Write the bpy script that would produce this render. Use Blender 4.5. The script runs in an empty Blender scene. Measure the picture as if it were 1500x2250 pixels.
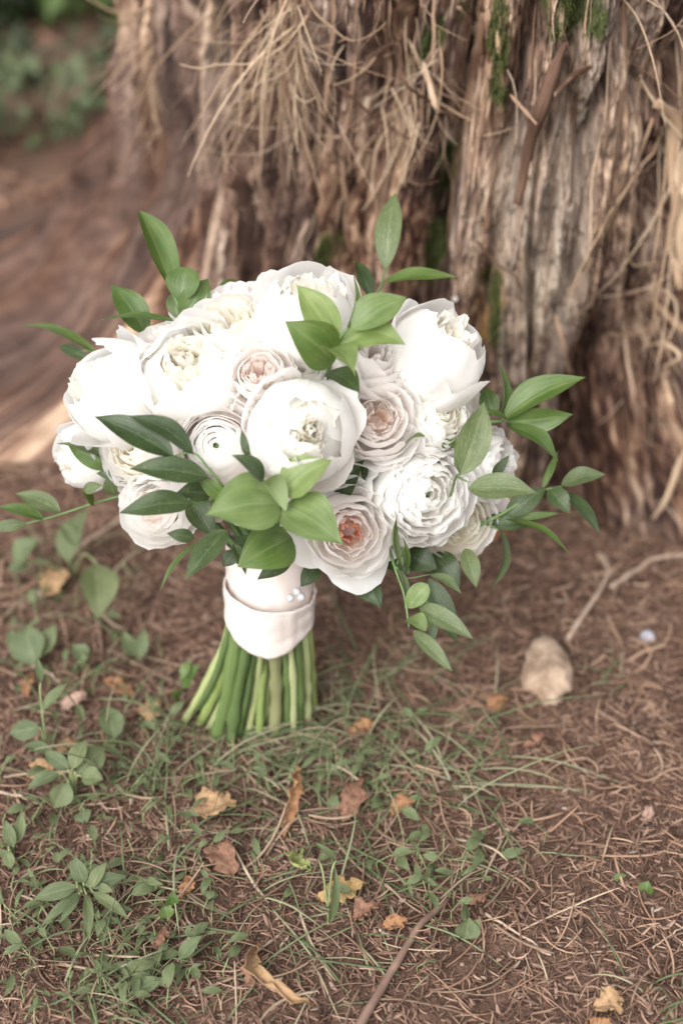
import bpy, math
import numpy as np
from mathutils import Vector, Matrix, Quaternion

# ------------------------------------------------------------------ camera, sky, sun, exposure
SC = bpy.context.scene
COL = SC.collection
R_ = math.radians
PITCH = R_(35.0)
CAM = np.array((0.0, 0.0, 0.777))
FWD = np.array((0, math.cos(PITCH), -math.sin(PITCH)))
UP = np.array((0, math.sin(PITCH), math.cos(PITCH)))
RIGHT = np.array((1.0, 0, 0))
FPX = 50.0 / 36.0 * 2250.0

cd = bpy.data.cameras.new('camera')
cam = bpy.data.objects.new('camera', cd)
COL.objects.link(cam)
cam.location = CAM
cam.rotation_euler = (math.pi / 2 - PITCH, 0, 0)
cd.sensor_fit = 'VERTICAL'; cd.sensor_height = 36.0; cd.sensor_width = 24.0; cd.lens = 50.0
cd.clip_start = 0.02; cd.clip_end = 400.0
cd.dof.use_dof = True; cd.dof.focus_distance = 0.945; cd.dof.aperture_fstop = 2.8
SC.camera = cam

SUN_EL, SUN_AZ = R_(42.0), R_(208.0)          # azimuth clockwise from +y: behind the camera, to its left
w = bpy.data.worlds.new('World'); SC.world = w; w.use_nodes = True
wn = w.node_tree.nodes; wl = w.node_tree.links
bg = wn['Background']
sky = wn.new('ShaderNodeTexSky'); sky.sky_type = 'NISHITA'; sky.sun_disc = False
sky.sun_elevation = SUN_EL; sky.sun_rotation = SUN_AZ
sky.air_density = 1.0; sky.dust_density = 4.0; sky.ozone_density = 1.0
hs = wn.new('ShaderNodeHueSaturation'); hs.inputs['Saturation'].default_value = 0.15
wl.new(sky.outputs[0], hs.inputs['Color']); wl.new(hs.outputs[0], bg.inputs['Color'])
bg.inputs['Strength'].default_value = 0.15

sd = bpy.data.lights.new('sun', 'SUN'); sd.energy = 1.35; sd.angle = R_(55.0); sd.color = (1.0, 0.97, 0.925)
sun = bpy.data.objects.new('sun', sd); COL.objects.link(sun)
sdir = Vector((math.sin(SUN_AZ) * math.cos(SUN_EL), math.cos(SUN_AZ) * math.cos(SUN_EL), math.sin(SUN_EL)))
sun.rotation_euler = sdir.to_track_quat('Z', 'Y').to_euler()
sun.location = (-1, -2, 4)

vs = SC.view_settings
vs.view_transform = 'Standard'; vs.look = 'None'; vs.gamma = 1.0; vs.use_curve_mapping = False
vs.exposure = 0.94
SC.cycles.use_denoising = True
SC.cycles.max_bounces = 16; SC.cycles.diffuse_bounces = 12; SC.cycles.transmission_bounces = 12

# ------------------------------------------------------------------ helpers
rng = np.random.default_rng(11)


def nrm(v):
    v = np.asarray(v, float)
    return v / (np.linalg.norm(v, axis=-1, keepdims=True) + 1e-12)


def P(px, py, d):
    """a place in the world: seen at px,py of the photograph, d metres in front of the camera plane"""
    return CAM + d * (FWD + RIGHT * (px - 750.0) / FPX + UP * (1125.0 - py) / FPX)


def camvec(r, u, t):
    return nrm(RIGHT * r + UP * u - FWD * t)


def G(px, py, z=0.0):
    d = FWD + RIGHT * (px - 750.0) / FPX + UP * (1125.0 - py) / FPX
    k = (z - CAM[2]) / d[2]
    return CAM + d * k


def sstep(a, b, x):
    t = np.clip((x - a) / (b - a), 0, 1)
    return t * t * (3 - 2 * t)


def _hash(ix, iy, seed):
    h = (ix.astype(np.int64) * 374761393 + iy.astype(np.int64) * 668265263 + seed * 1442695041) & 0xFFFFFFFF
    h = ((h ^ (h >> 13)) * 1274126177) & 0xFFFFFFFF
    h = (h ^ (h >> 16)) & 0xFFFFFFFF
    return h / 4294967295.0


def noise(x, y, seed=0):
    """gradient noise about -1..1"""
    x = np.asarray(x, float); y = np.asarray(y, float)
    x, y = np.broadcast_arrays(x, y)
    ix = np.floor(x); iy = np.floor(y); fx = x - ix; fy = y - iy
    ux = fx * fx * fx * (fx * (fx * 6 - 15) + 10); uy = fy * fy * fy * (fy * (fy * 6 - 15) + 10)

    def g(a, b):
        t = _hash(ix + a, iy + b, seed) * 2 * math.pi
        return np.cos(t) * (fx - a) + np.sin(t) * (fy - b)
    n0 = g(0, 0) * (1 - ux) + g(1, 0) * ux
    n1 = g(0, 1) * (1 - ux) + g(1, 1) * ux
    return (n0 * (1 - uy) + n1 * uy) * 1.5


def fbm(x, y, o=4, seed=0):
    s = 0; a = 1.0; t = 0
    for k in range(o):
        s = s + a * noise(x * 2 ** k, y * 2 ** k, seed + k * 7); t += a; a *= 0.5
    return s / t


def raw_mesh(name, V, F, smooth=True, uv=None, attrs=None):
    """V (n,3), F (m,k) k = 3 or 4; uv per vertex (n,2)"""
    V = np.ascontiguousarray(V, np.float32).reshape(-1, 3); F = np.ascontiguousarray(F, np.int32)
    me = bpy.data.meshes.new(name)
    m, k = F.shape
    me.vertices.add(len(V)); me.vertices.foreach_set('co', V.ravel())
    me.loops.add(m * k); me.loops.foreach_set('vertex_index', F.ravel())
    me.polygons.add(m); me.polygons.foreach_set('loop_start', np.arange(0, m * k, k, dtype=np.int32))
    if smooth:
        me.polygons.foreach_set('use_smooth', np.ones(m, bool))
    if uv is not None:
        l = me.uv_layers.new(name='UVMap')
        l.data.foreach_set('uv', np.ascontiguousarray(uv, np.float32)[F.ravel()].ravel())
    for an, av in (attrs or {}).items():
        at = me.attributes.new(an, 'FLOAT', 'POINT')
        at.data.foreach_set('value', np.ascontiguousarray(av, np.float32).ravel())
    me.update(calc_edges=True)
    return me


def grid_faces(nu, nv, wrap_u=False):
    i = np.arange(nu if wrap_u else nu - 1); j = np.arange(nv - 1)
    I, J = np.meshgrid(i, j, indexing='ij')
    I2 = (I + 1) % nu
    return np.stack([I * nv + J, I2 * nv + J, I2 * nv + J + 1, I * nv + J + 1], -1).reshape(-1, 4)


def link(name, me, mat=None, parent=None, loc=None):
    o = bpy.data.objects.new(name, me); COL.objects.link(o)
    if mat is not None and me is not None:
        me.materials.append(mat)
    if parent is not None:
        o.parent = parent
    if loc is not None:
        o.location = loc
    return o


def tag(o, label=None, cat=None, group=None, kind=None):
    if label: o['label'] = label
    if cat: o['category'] = cat
    if group: o['group'] = group
    if kind: o['kind'] = kind
    return o


def tubes(C, Rd, sides=3, flat=None, nref=None):
    """C (N,K,3) centre lines, Rd (N,K) radii -> V, F. flat = thickness ratio, nref (N,3) or (N,K,3) = face normal of a ribbon"""
    C = np.asarray(C, float); N, K, _ = C.shape
    T = np.gradient(C, axis=1); T = nrm(T)
    if nref is None:
        ref = np.where(np.abs(T[:, :1, 2:3]) > 0.8, np.array([1.0, 0, 0]), np.array([0, 0, 1.0]))
        ref = np.broadcast_to(ref, T.shape)
    else:
        ref = np.asarray(nref, float)
        if ref.ndim == 2: ref = ref[:, None, :]
        ref = np.broadcast_to(ref, T.shape)
    S = nrm(np.cross(T, ref)); Nn = nrm(np.cross(S, T))
    a = np.arange(sides) / sides * 2 * math.pi + (math.pi / 4 if flat is not None else 0)
    fl = 1.0 if flat is None else flat
    V = C[:, :, None, :] + Rd[:, :, None, None] * (np.cos(a)[:, None] * S[:, :, None, :] + fl * np.sin(a)[:, None] * Nn[:, :, None, :])
    base = (np.arange(N) * K * sides)[:, None, None]
    kk = (np.arange(K - 1) * sides)[None, :, None]; s = np.arange(sides)[None, None, :]; s2 = (s + 1) % sides
    F = np.stack(np.broadcast_arrays(base + kk + s, base + kk + s2, base + kk + sides + s2, base + kk + sides + s), -1).reshape(-1, 4)
    return V.reshape(-1, 3), F


def capped_tube(name, C, Rd, sides=8, flat=None, nref=None, seed=0, v_attr=None):
    C = np.asarray(C, float)[None]; Rd = np.asarray(Rd, float)[None]
    V, F = tubes(C, Rd, sides, flat, None if nref is None else np.asarray(nref, float)[None])
    K = C.shape[1]
    n = len(V)
    V = np.vstack([V, C[0, 0], C[0, -1]])
    f2 = []
    for s in range(sides):
        s2 = (s + 1) % sides
        f2.append((n, s2, s, s)); e = (K - 1) * sides
        f2.append((n + 1, e + s, e + s2, e + s2))
    tri = [t[:3] for t in f2]
    me = bpy.data.meshes.new(name)
    me.from_pydata(V.tolist(), [], F.tolist() + tri)
    me.polygons.foreach_set('use_smooth', np.array([True] * len(F) + [False] * len(tri)))
    l = me.uv_layers.new(name='UVMap')
    vv = np.concatenate([np.repeat(np.linspace(0, 1, K), sides), [0, 1]])
    uu = np.concatenate([np.tile(np.arange(sides) / sides, K), [0.5, 0.5]])
    idx = np.zeros(len(me.loops), np.int32); me.loops.foreach_get('vertex_index', idx)
    l.data.foreach_set('uv', np.stack([uu[idx], vv[idx]], -1).astype(np.float32).ravel())
    return me


def spline(pts, n):
    """smooth curve through control points (Catmull-Rom)"""
    p = np.asarray(pts, float)
    if len(p) == 2:
        t = np.linspace(0, 1, n)[:, None]; return p[0] * (1 - t) + p[1] * t
    q = np.vstack([2 * p[0] - p[1], p, 2 * p[-1] - p[-2]])
    t = np.linspace(0, len(p) - 1 - 1e-6, n); i = t.astype(int); f = (t - i)[:, None]
    a, b, c, d = q[i], q[i + 1], q[i + 2], q[i + 3]
    return 0.5 * (2 * b + (c - a) * f + (2 * a - 5 * b + 4 * c - d) * f ** 2 + (3 * b - a - 3 * c + d) * f ** 3)


# ------------------------------------------------------------------ materials
class NT:
    def __init__(s, name):
        s.m = bpy.data.materials.new(name); s.m.use_nodes = True
        s.n = s.m.node_tree.nodes; s.l = s.m.node_tree.links
        s.b = s.n['Principled BSDF']; s.out = s.n['Material Output']

    def add(s, t, ins=None, **kw):
        n = s.n.new('ShaderNode' + t)
        for k, v in kw.items(): setattr(n, k, v)
        for k, v in (ins or {}).items():
            if hasattr(v, 'is_output'): s.l.new(v, n.inputs[k])
            else: n.inputs[k].default_value = v
        return n

    def attr(s, name): return s.add('Attribute', attribute_name=name)

    def ramp(s, fac, stops):
        r = s.add('ValToRGB', {'Fac': fac}); e = r.color_ramp.elements
        while len(e) < len(stops): e.new(0.5)
        for k, (p, c) in enumerate(stops):
            e[k].position = p; e[k].color = (*c, 1)
        return r.outputs[0]

    def mix(s, f, a, b, bt='MIX'):
        m = s.add('MixRGB', blend_type=bt)
        for k, v in (('Fac', f), ('Color1', a), ('Color2', b)):
            if hasattr(v, 'is_output'): s.l.new(v, m.inputs[k])
            else: m.inputs[k].default_value = v if k == 'Fac' else (*v, 1)
        return m.outputs[0]

    def math(s, op, a, b=0.0):
        m = s.add('Math', operation=op)
        for k, v in ((0, a), (1, b)):
            if hasattr(v, 'is_output'): s.l.new(v, m.inputs[k])
            else: m.inputs[k].default_value = v
        return m.outputs[0]

    def set(s, **kw):
        for k, v in kw.items():
            k = k.replace('_', ' ')
            if hasattr(v, 'is_output'): s.l.new(v, s.b.inputs[k])
            else: s.b.inputs[k].default_value = (*v, 1) if isinstance(v, tuple) else v

    def bump(s, h, strength=0.3, dist=0.001):
        b = s.add('Bump', {'Height': h, 'Strength': strength, 'Distance': dist}); s.l.new(b.outputs[0], s.b.inputs['Normal'])
        return b.outputs[0]

    def translucent(s, fac, col, normal=None):
        t = s.add('BsdfTranslucent')
        if hasattr(col, 'is_output'): s.l.new(col, t.inputs['Color'])
        else: t.inputs['Color'].default_value = (*col, 1)
        m = s.add('MixShader', {'Fac': fac})
        s.l.new(s.b.outputs[0], m.inputs[1]); s.l.new(t.outputs[0], m.inputs[2]); s.l.new(m.outputs[0], s.out.inputs['Surface'])


def petal_mat(name, base, rim, heart=None, trans=0.55):
    t = NT(name)
    uv = t.add('UVMap').outputs[0]; sep = t.add('SeparateXYZ', {0: uv})
    stops = [(0.0, heart or base), (0.45, base), (0.95, rim)]
    c = t.ramp(sep.outputs[1], stops)
    mp = t.add('Mapping', {'Vector': uv, 'Scale': (26, 1.6, 1)})
    n1 = t.add('TexNoise', {'Vector': mp.outputs[0], 'Scale': 1.0, 'Detail': 3.0}).outputs[0]
    c = t.mix(0.10, c, t.ramp(n1, [(0.35, (0.88, 0.85, 0.83)), (0.65, (1, 1, 1))]), 'MULTIPLY')
    oi = t.add('ObjectInfo').outputs['Random']
    c = t.mix(1.0, c, t.ramp(oi, [(0, (0.985, 0.98, 0.975)), (1, (1, 1, 1))]), 'MULTIPLY')
    t.set(Base_Color=c, Roughness=0.62, Specular_IOR_Level=0.18)
    t.bump(n1, 0.22, 0.0007)
    t.translucent(trans, t.mix(0.45, c, (0.97, 0.95, 0.92)))
    return t.m


M = {}
M['white'] = petal_mat('petal_white', (0.925, 0.918, 0.895), (0.94, 0.937, 0.93), (0.90, 0.90, 0.80))
M['cream'] = petal_mat('petal_cream', (0.925, 0.895, 0.78), (0.94, 0.925, 0.87), (0.92, 0.84, 0.60))
M['ivory'] = petal_mat('petal_ivory', (0.925, 0.915, 0.865), (0.94, 0.935, 0.915), (0.86, 0.89, 0.70))
M['blush'] = petal_mat('petal_blush', (0.925, 0.882, 0.86), (0.94, 0.92, 0.91), (0.915, 0.82, 0.765))
M['pink'] = petal_mat('petal_pink', (0.915, 0.815, 0.775), (0.93, 0.885, 0.865), (0.89, 0.69, 0.61))
M['peach'] = petal_mat('petal_peach', (0.90, 0.73, 0.62), (0.92, 0.85, 0.80), (0.85, 0.50, 0.34))
M['ember'] = petal_mat('petal_ember', (0.66, 0.16, 0.07), (0.80, 0.42, 0.24), (0.50, 0.05, 0.03))


def leaf_mat(name, c1, c2, back, gloss=0.38, trans=0.22, speck=0.0):
    t = NT(name)
    uv = t.add('UVMap').outputs[0]
    mp = t.add('Mapping', {'Vector': uv, 'Scale': (15, 0.9, 1)})
    n1 = t.add('TexNoise', {'Vector': mp.outputs[0], 'Scale': 1.0, 'Detail': 4.0, 'Roughness': 0.6}).outputs[0]
    mp2 = t.add('Mapping', {'Vector': uv, 'Scale': (2.0, 3.0, 1)})
    n2 = t.add('TexNoise', {'Vector': mp2.outputs[0], 'Scale': 1.0, 'Detail': 2.0}).outputs[0]
    c = t.mix(t.ramp(n2, [(0.35, (0, 0, 0)), (0.7, (1, 1, 1))]), c1, c2)
    c = t.mix(0.55, c, t.ramp(n1, [(0.3, (0.55, 0.6, 0.55)), (0.7, (1.2, 1.15, 1.1))]), 'MULTIPLY')
    n5 = t.add('TexNoise', {'Vector': t.add('TexCoord').outputs['Object'], 'Scale': 260.0, 'Detail': 2.0}).outputs[0]
    c = t.mix(t.math('MULTIPLY', t.ramp(n5, [(0.70, (0, 0, 0)), (0.78, (1, 1, 1))]), 0.5), c, (0.20, 0.16, 0.07))
    sep = t.add('SeparateXYZ', {0: uv})
    mid = t.math('LESS_THAN', t.math('ABSOLUTE', t.math('SUBTRACT', sep.outputs[0], 0.5)), 0.018)
    c = t.mix(t.math('MULTIPLY', mid, 0.45), c, back)
    if speck:
        n3 = t.add('TexNoise', {'Vector': t.add('Mapping', {'Vector': uv, 'Scale': (30, 14, 1)}).outputs[0], 'Scale': 1.0, 'Detail': 3.0}).outputs[0]
        c = t.mix(t.math('MULTIPLY', t.ramp(n3, [(0.58, (0, 0, 0)), (0.72, (1, 1, 1))]), speck), c, (0.33, 0.40, 0.26))
    oi = t.add('ObjectInfo').outputs['Random']
    c = t.mix(1.0, c, t.ramp(oi, [(0, (0.80, 0.84, 0.82)), (1, (1.12, 1.08, 1.0))]), 'MULTIPLY')
    bf = t.add('NewGeometry').outputs['Backfacing']
    c = t.mix(t.math('MULTIPLY', bf, 0.6), c, back)
    t.set(Base_Color=c, Roughness=gloss, Specular_IOR_Level=0.5)
    t.bump(n1, 0.55, 0.0010)
    t.translucent(trans, t.mix(1.0, c, (1.25, 1.4, 0.7), 'MULTIPLY'))
    return t.m


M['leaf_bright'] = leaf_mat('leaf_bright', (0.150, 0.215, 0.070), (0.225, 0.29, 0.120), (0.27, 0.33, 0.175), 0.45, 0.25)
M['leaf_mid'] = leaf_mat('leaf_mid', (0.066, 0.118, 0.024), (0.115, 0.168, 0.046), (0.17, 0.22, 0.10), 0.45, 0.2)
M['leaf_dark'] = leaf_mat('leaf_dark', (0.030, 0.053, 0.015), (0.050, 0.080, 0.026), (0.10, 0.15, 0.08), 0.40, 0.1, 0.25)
M['leaf_grey'] = leaf_mat('leaf_grey', (0.078, 0.110, 0.044), (0.120, 0.152, 0.068), (0.17, 0.22, 0.12), 0.48, 0.15, 0.4)
M['weed'] = leaf_mat('leaf_weed', (0.105, 0.135, 0.062), (0.155, 0.185, 0.095), (0.19, 0.22, 0.14), 0.65, 0.2)
M['shade'] = leaf_mat('leaf_deep_shade', (0.008, 0.014, 0.007), (0.014, 0.022, 0.010), (0.02, 0.03, 0.015), 0.7, 0.05)  # deep shade put into the leaf colour, hence nearly black
M['bush'] = leaf_mat('leaf_bush', (0.035, 0.055, 0.024), (0.065, 0.09, 0.04), (0.10, 0.13, 0.07), 0.7, 0.2)


def simple(name, c1, c2, scale=30, rough=0.7, bump=0.0, stretch=(1, 1, 1), spec=0.3, coord='Object'):
    t = NT(name)
    co = t.add('TexCoord').outputs[coord]
    mp = t.add('Mapping', {'Vector': co, 'Scale': stretch})
    n = t.add('TexNoise', {'Vector': mp.outputs[0], 'Scale': scale, 'Detail': 5.0, 'Roughness': 0.6}).outputs[0]
    t.set(Base_Color=t.ramp(n, [(0.3, c1), (0.7, c2)]), Roughness=rough, Specular_IOR_Level=spec)
    if bump: t.bump(n, bump, 0.002)
    return t.m


def ramp_attr(name, attr, stops, rough=0.85, spec=0.15, nscale=0, trans=0.0):
    t = NT(name)
    c = t.ramp(t.attr(attr).outputs['Fac'], stops)
    if nscale:
        n = t.add('TexNoise', {'Vector': t.add('TexCoord').outputs['Object'], 'Scale': nscale, 'Detail': 3.0}).outputs[0]
        c = t.mix(0.7, c, t.ramp(n, [(0.3, (0.55, 0.53, 0.52)), (0.7, (1.1, 1.1, 1.1))]), 'MULTIPLY')
    t.set(Base_Color=c, Roughness=rough, Specular_IOR_Level=spec)
    if trans: t.translucent(trans, c)
    return t.m


# ------------------------------------------------------------------ the ground
def ground_z(x, y):
    x = np.asarray(x, float); y = np.asarray(y, float)
    near = np.exp(-((x / 1.5) ** 2 + ((y - 1) / 2.0) ** 2))
    return 0.010 * fbm(x * 4, y * 4, 3, 5) + 0.004 * noise(x * 22, y * 22, 9) * near + 0.10 * sstep(1.8, 6, y) * (0.5 + noise(x * 0.4, y * 0.4, 3))


def stretch_axis(n, c, near, far):
    t = np.linspace(-1, 1, n)
    return c + near * t + (far - near) * np.sign(t) * np.abs(t) ** 7


gx = stretch_axis(320, 0.0, 1.3, 150); gy = stretch_axis(320, 1.0, 1.2, 150)
X, Y = np.meshgrid(gx, gy, indexing='ij')
Z = ground_z(X, Y)
t = NT('soil')
co = t.add('TexCoord').outputs['Object']
n1 = t.add('TexNoise', {'Vector': co, 'Scale': 7.0, 'Detail': 6.0, 'Roughness': 0.65}).outputs[0]
n2 = t.add('TexNoise', {'Vector': co, 'Scale': 160.0, 'Detail': 5.0, 'Roughness': 0.7}).outputs[0]
c = t.ramp(n1, [(0.3, (0.105, 0.065, 0.049)), (0.55, (0.165, 0.105, 0.078)), (0.75, (0.21, 0.138, 0.102))])
c = t.mix(0.8, c, t.ramp(n2, [(0.3, (0.5, 0.46, 0.45)), (0.5, (0.95, 0.93, 0.92)), (0.72, (1.7, 1.55, 1.45))]), 'MULTIPLY')
t.set(Base_Color=c, Roughness=0.95, Specular_IOR_Level=0.1)
t.bump(n2, 0.9, 0.006)
ground = link('ground', raw_mesh('ground', np.stack([X, Y, Z], -1).reshape(-1, 3), grid_faces(320, 320)), t.m)
tag(ground, 'brown bare soil under the tree strewn with needles', kind='structure')

# ------------------------------------------------------------------ the tree
TX = 0.17


def t_cy(z): return 1.45 - 0.11 * np.clip(z, 0, 3)


def bumpf(x, c, wd): return np.exp(-((x - c) / wd) ** 2)


D = math.pi / 180


def trunk_r(ph, z):
    """radius of the trunk without bark; ph = 0 faces the camera, negative = left"""
    zz = np.clip(z, -0.05, 5)
    r = 0.352 - 0.02 * np.clip(zz, 0, 3)
    r = r + 0.022 * np.exp(-zz / 0.09)
    r = r + (0.46 * np.exp(-zz / 0.15) - 0.02) * bumpf(ph, -92 * D, 36 * D)
    r = r + 0.30 * bumpf(ph, -165 * D, 30 * D) * np.exp(-zz / 0.2) + 0.30 * bumpf(ph, 95 * D, 32 * D) * np.exp(-zz / 0.2)
    r = r + 0.10 * bumpf(ph, 30 * D, 14 * D) * np.exp(-zz / 0.10)
    # lobes and furrows running up the stem
    sh = 4 * D * (zz - 0.3) / 0.3
    r = r + 0.020 * np.cos((ph - sh * 0.5) * 9 + 0.6) * sstep(-0.1, 0.3, zz)
    for c0, dp, wd, z0, z1 in ((-43, .022, 2.6, .16, .60), (-35.5, .016, 1.6, .18, .75), (-16.5, .040, 3.2, -.1, 2.0), (-7.5, .018, 1.5, .1, 2.0),
                               (-25, .022, 2.4, .30, 2.0), (9.5, .045, 3.4, -.1, .20), (3, .012, 1.3, .05, .4), (-56, .02, 3, -.1, .5), (17, .025, 2.2, .15, 2),
                               (-66, .02, 3, .0, .35), (-74, .03, 4, -.1, .3), (-52, .014, 1.4, .3, 2), (27, .03, 3, .1, 2), (-31, .012, 1.1, .05, .3), (-1, .012, 1.2, .25, 2)):
        cc = c0 * D + sh + 1.4 * D * noise(zz * 5 + c0, c0 * 1.7, 77)
        win = sstep(z0 - 0.06, z0 + 0.06, zz) * (1 - sstep(z1 - 0.08, z1 + 0.08, zz))
        r = r - 1.7 * dp * np.exp(-(np.abs(ph - cc) / (wd * D)) ** 1.5) * win
    return r


def bark_h(ph, z):
    a = ph * 0.40; zz = z
    aw = a + 0.010 * noise(a * 7, zz * 5, 21) + 0.0035 * noise(a * 30, zz * 14, 22) + 0.02 * zz
    h = 0.0
    n1 = noise(aw * 24, zz * 2.4, 31)
    h = h - 0.026 * (np.clip(0.22 - np.abs(n1), 0, 1) / 0.22) ** 1.6 + 0.010 * np.abs(n1)            # long cracks
    n2 = fbm(aw * 75, zz * 9, 2, 33); sk = sstep(-30, -46, ph / D); n2 = n2 * (1 - sk) + sk * fbm(aw * 80, zz * 3.5, 2, 34)
    h = h + 0.010 * np.floor(n2 * 4.0 + 0.5) / 4 + 0.003 * n2                         # lifted layers with sharp edges
    n3 = noise(aw * 190, zz * 22, 35) * (1 - sk) + sk * noise(aw * 190, zz * 8, 46)
    h = h - 0.0075 * (np.clip(0.25 - np.abs(n3), 0, 1) / 0.25) + 0.0030 * noise(aw * 330, zz * 60, 36)
    h = h + 0.0016 * noise(aw * 620, zz * 110, 37) + 0.0014 * noise(aw * 260, zz * 150, 38)
    h = h + 0.003 * noise(a * 40, zz * 45, 39) * (1 - sk)
    h = h - 0.016 * np.clip(noise(aw * 17, zz * 1.9, 41) - 0.15, 0, 1) ** 0.8       # wide hollows between the ribs
    lump = sstep(-60, -82, ph / D) * 0.8 * (1 - sstep(.20, .42, zz))                                             # the root is worn and lumpy rather than shredded
    h = h * (1 - lump) + lump * (0.040 * fbm(a * 10, zz * 8, 4, 43) - 0.02 * np.clip(0.2 - np.abs(noise(aw * 16, zz * 5, 45)), 0, 1) / 0.2 + 0.006 * noise(a * 90, zz * 40, 44))
    kx_ = (ph + 45 * D) * 0.4; kz_ = zz - 0.335
    kd = np.sqrt((kx_ / .022) ** 2 + (kz_ / .03) ** 2)
    h = h + 0.008 * np.exp(-kd ** 2 * .6) - 0.012 * np.exp(-(kd * 3.2) ** 2) + 0.003 * np.sin(kd * 9) * np.exp(-kd ** 2 * .5)   # a knot
    return h


NPH, NZ = 980, 520
tt = np.linspace(0, 1, NPH)
front = np.concatenate([np.linspace(-180, -100, 70, endpoint=False), np.linspace(-100, 45, NPH - 140, endpoint=False), np.linspace(45, 180, 71)])[:NPH + 0]
ph1 = front * D
NPH = len(ph1)
z1 = np.concatenate([np.linspace(-0.04, 0.66, NZ - 60, endpoint=False), 0.66 + 1.9 * np.linspace(0, 1, 60) ** 1.5])
PH, ZZ = np.meshgrid(ph1, z1, indexing='ij')
RS = trunk_r(PH, ZZ)
RR = RS + bark_h(PH, ZZ)
RR[-1] = RR[0]
kx, ky = np.sin(PH), -np.cos(PH)
TV = np.stack([TX + RR * kx, t_cy(ZZ) + RR * ky, ZZ], -1)

aa = PH * 0.40 + 0.010 * noise(PH * 0.40 * 7, ZZ * 5, 21) + 0.02 * ZZ
tone = 0.45 + 0.30 * noise(aa * 20, ZZ * 3.0, 50) + 0.26 * noise(aa * 60, ZZ * 6.0, 51) + 0.42 * noise(aa * 170, ZZ * 20, 52) + 0.46 * noise(aa * 420, ZZ * 60, 53) + 0.20 * noise(aa * 40, ZZ * 30, 54)
sidek = sstep(-30, -46, PH / D)                    # on the flank the grain runs in longer lines
tone = tone * (1 - sidek) + sidek * (0.40 + 0.26 * noise(aa * 24, ZZ * 2.0, 80) + 0.30 * noise(aa * 70, ZZ * 4.0, 81) + 0.42 * noise(aa * 190, ZZ * 6, 82) + 0.34 * noise(aa * 420, ZZ * 14, 83) + 0.14 * noise(aa * 60, ZZ * 45, 84))
rootk = sstep(-58, -80, PH / D) * (1 - sstep(.20, .42, ZZ))
tone = tone * (1 - rootk) + rootk * (0.36 + 0.30 * fbm(PH * 5 + 3, ZZ * 11, 3, 56) + 0.22 * noise(PH * 30, ZZ * 50, 57))
warmth = 0.5 + 0.5 * fbm(aa * 22, ZZ * 5, 3, 58)


def tinv(ph, z):  # smooth trunk position
    r = trunk_r(ph, z)
    return np.stack([TX + r * np.sin(ph), t_cy(z) - r * np.cos(ph), z], -1)


# where photograph places lie on the trunk
def T(px, py):
    d = FWD + RIGHT * (px - 750.0) / FPX + UP * (1125.0 - py) / FPX
    k = np.linspace(0.8, 3.0, 900)[:, None]
    q = CAM + k * d
    ph = np.arctan2(q[:, 0] - TX, t_cy(q[:, 2]) - q[:, 1])
    rad = np.hypot(q[:, 0] - TX, q[:, 1] - t_cy(q[:, 2]))
    hit = np.where((rad < trunk_r(ph, q[:, 2])) & (q[:, 2] < 2.4))[0]
    i = hit[0] if len(hit) else 200
    return float(ph[i]), float(q[i, 2])


def patch(pts, rw, rz):
    s = 0
    for (px, py, k) in pts:
        p0, z0 = T(px, py)
        s = np.maximum(s, k * np.exp(-((PH - p0) / (rw * D)) ** 2 - ((ZZ - z0) / rz) ** 2))
    return s


moss = patch([(1000, 330, 1), (985, 420, 1), (965, 520, 1), (950, 600, .9), (1090, 120, .9), (1100, 60, .9), (1085, 200, .8), (1250, 20, 1.1), (1290, 15, 1.0), (1225, 5, 1.), (740, 540, .8),
              (760, 480, .6), (1085, 640, .8), (1080, 720, .7), (1330, 500, .5), (1010, 10, .7), (960, 60, .6), (930, 110, .6), (1310, 560, .5), (720, 590, .8), (1110, 780, .5)], 2.2, 0.028)
moss = moss * (0.75 + 0.9 * fbm(PH * 30, ZZ * 26, 3, 61)) + 0.25 * moss * noise(PH * 180, ZZ * 90, 62)
ochre = patch([(1085, 620, 1), (1070, 700, .9), (1090, 130, .7), (990, 590, .5), (1060, 480, .5), (1100, 860, .6)], 2.6, 0.04) * (0.6 + fbm(PH * 60, ZZ * 60, 2, 66))
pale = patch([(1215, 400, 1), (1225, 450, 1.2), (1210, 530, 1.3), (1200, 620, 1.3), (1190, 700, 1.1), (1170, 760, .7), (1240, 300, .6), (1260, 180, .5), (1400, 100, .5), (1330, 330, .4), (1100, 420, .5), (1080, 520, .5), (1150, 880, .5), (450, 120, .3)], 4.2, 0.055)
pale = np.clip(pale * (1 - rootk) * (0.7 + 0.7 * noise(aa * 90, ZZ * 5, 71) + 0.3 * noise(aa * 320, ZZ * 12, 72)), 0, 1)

t = NT('bark')
c = t.ramp(t.attr('tone').outputs['Fac'], [(0.08, (0.038, 0.019, 0.014)), (0.34, (0.105, 0.056, 0.038)), (0.54, (0.195, 0.112, 0.075)), (0.72, (0.32, 0.205, 0.137)), (0.95, (0.55, 0.40, 0.28))])
c2 = t.ramp(t.attr('tone').outputs['Fac'], [(0.08, (0.036, 0.024, 0.021)), (0.4, (0.112, 0.073, 0.060)), (0.62, (0.21, 0.146, 0.117)), (0.95, (0.45, 0.355, 0.285))])
c = t.mix(t.ramp(t.attr('warmth').outputs['Fac'], [(0.35, (0, 0, 0)), (0.65, (1, 1, 1))]), c2, c)
mp = t.add('Mapping', {'Vector': t.add('UVMap').outputs[0], 'Scale': (480, 85, 1)})
nf = t.add('TexNoise', {'Vector': mp.outputs[0], 'Scale': 1.0, 'Detail': 4.0, 'Roughness': 0.6}).outputs[0]
c = t.mix(0.55, c, t.ramp(nf, [(0.3, (0.55, 0.5, 0.47)), (0.55, (1, 1, 1)), (0.75, (1.35, 1.3, 1.25))]), 'MULTIPLY')
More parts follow.
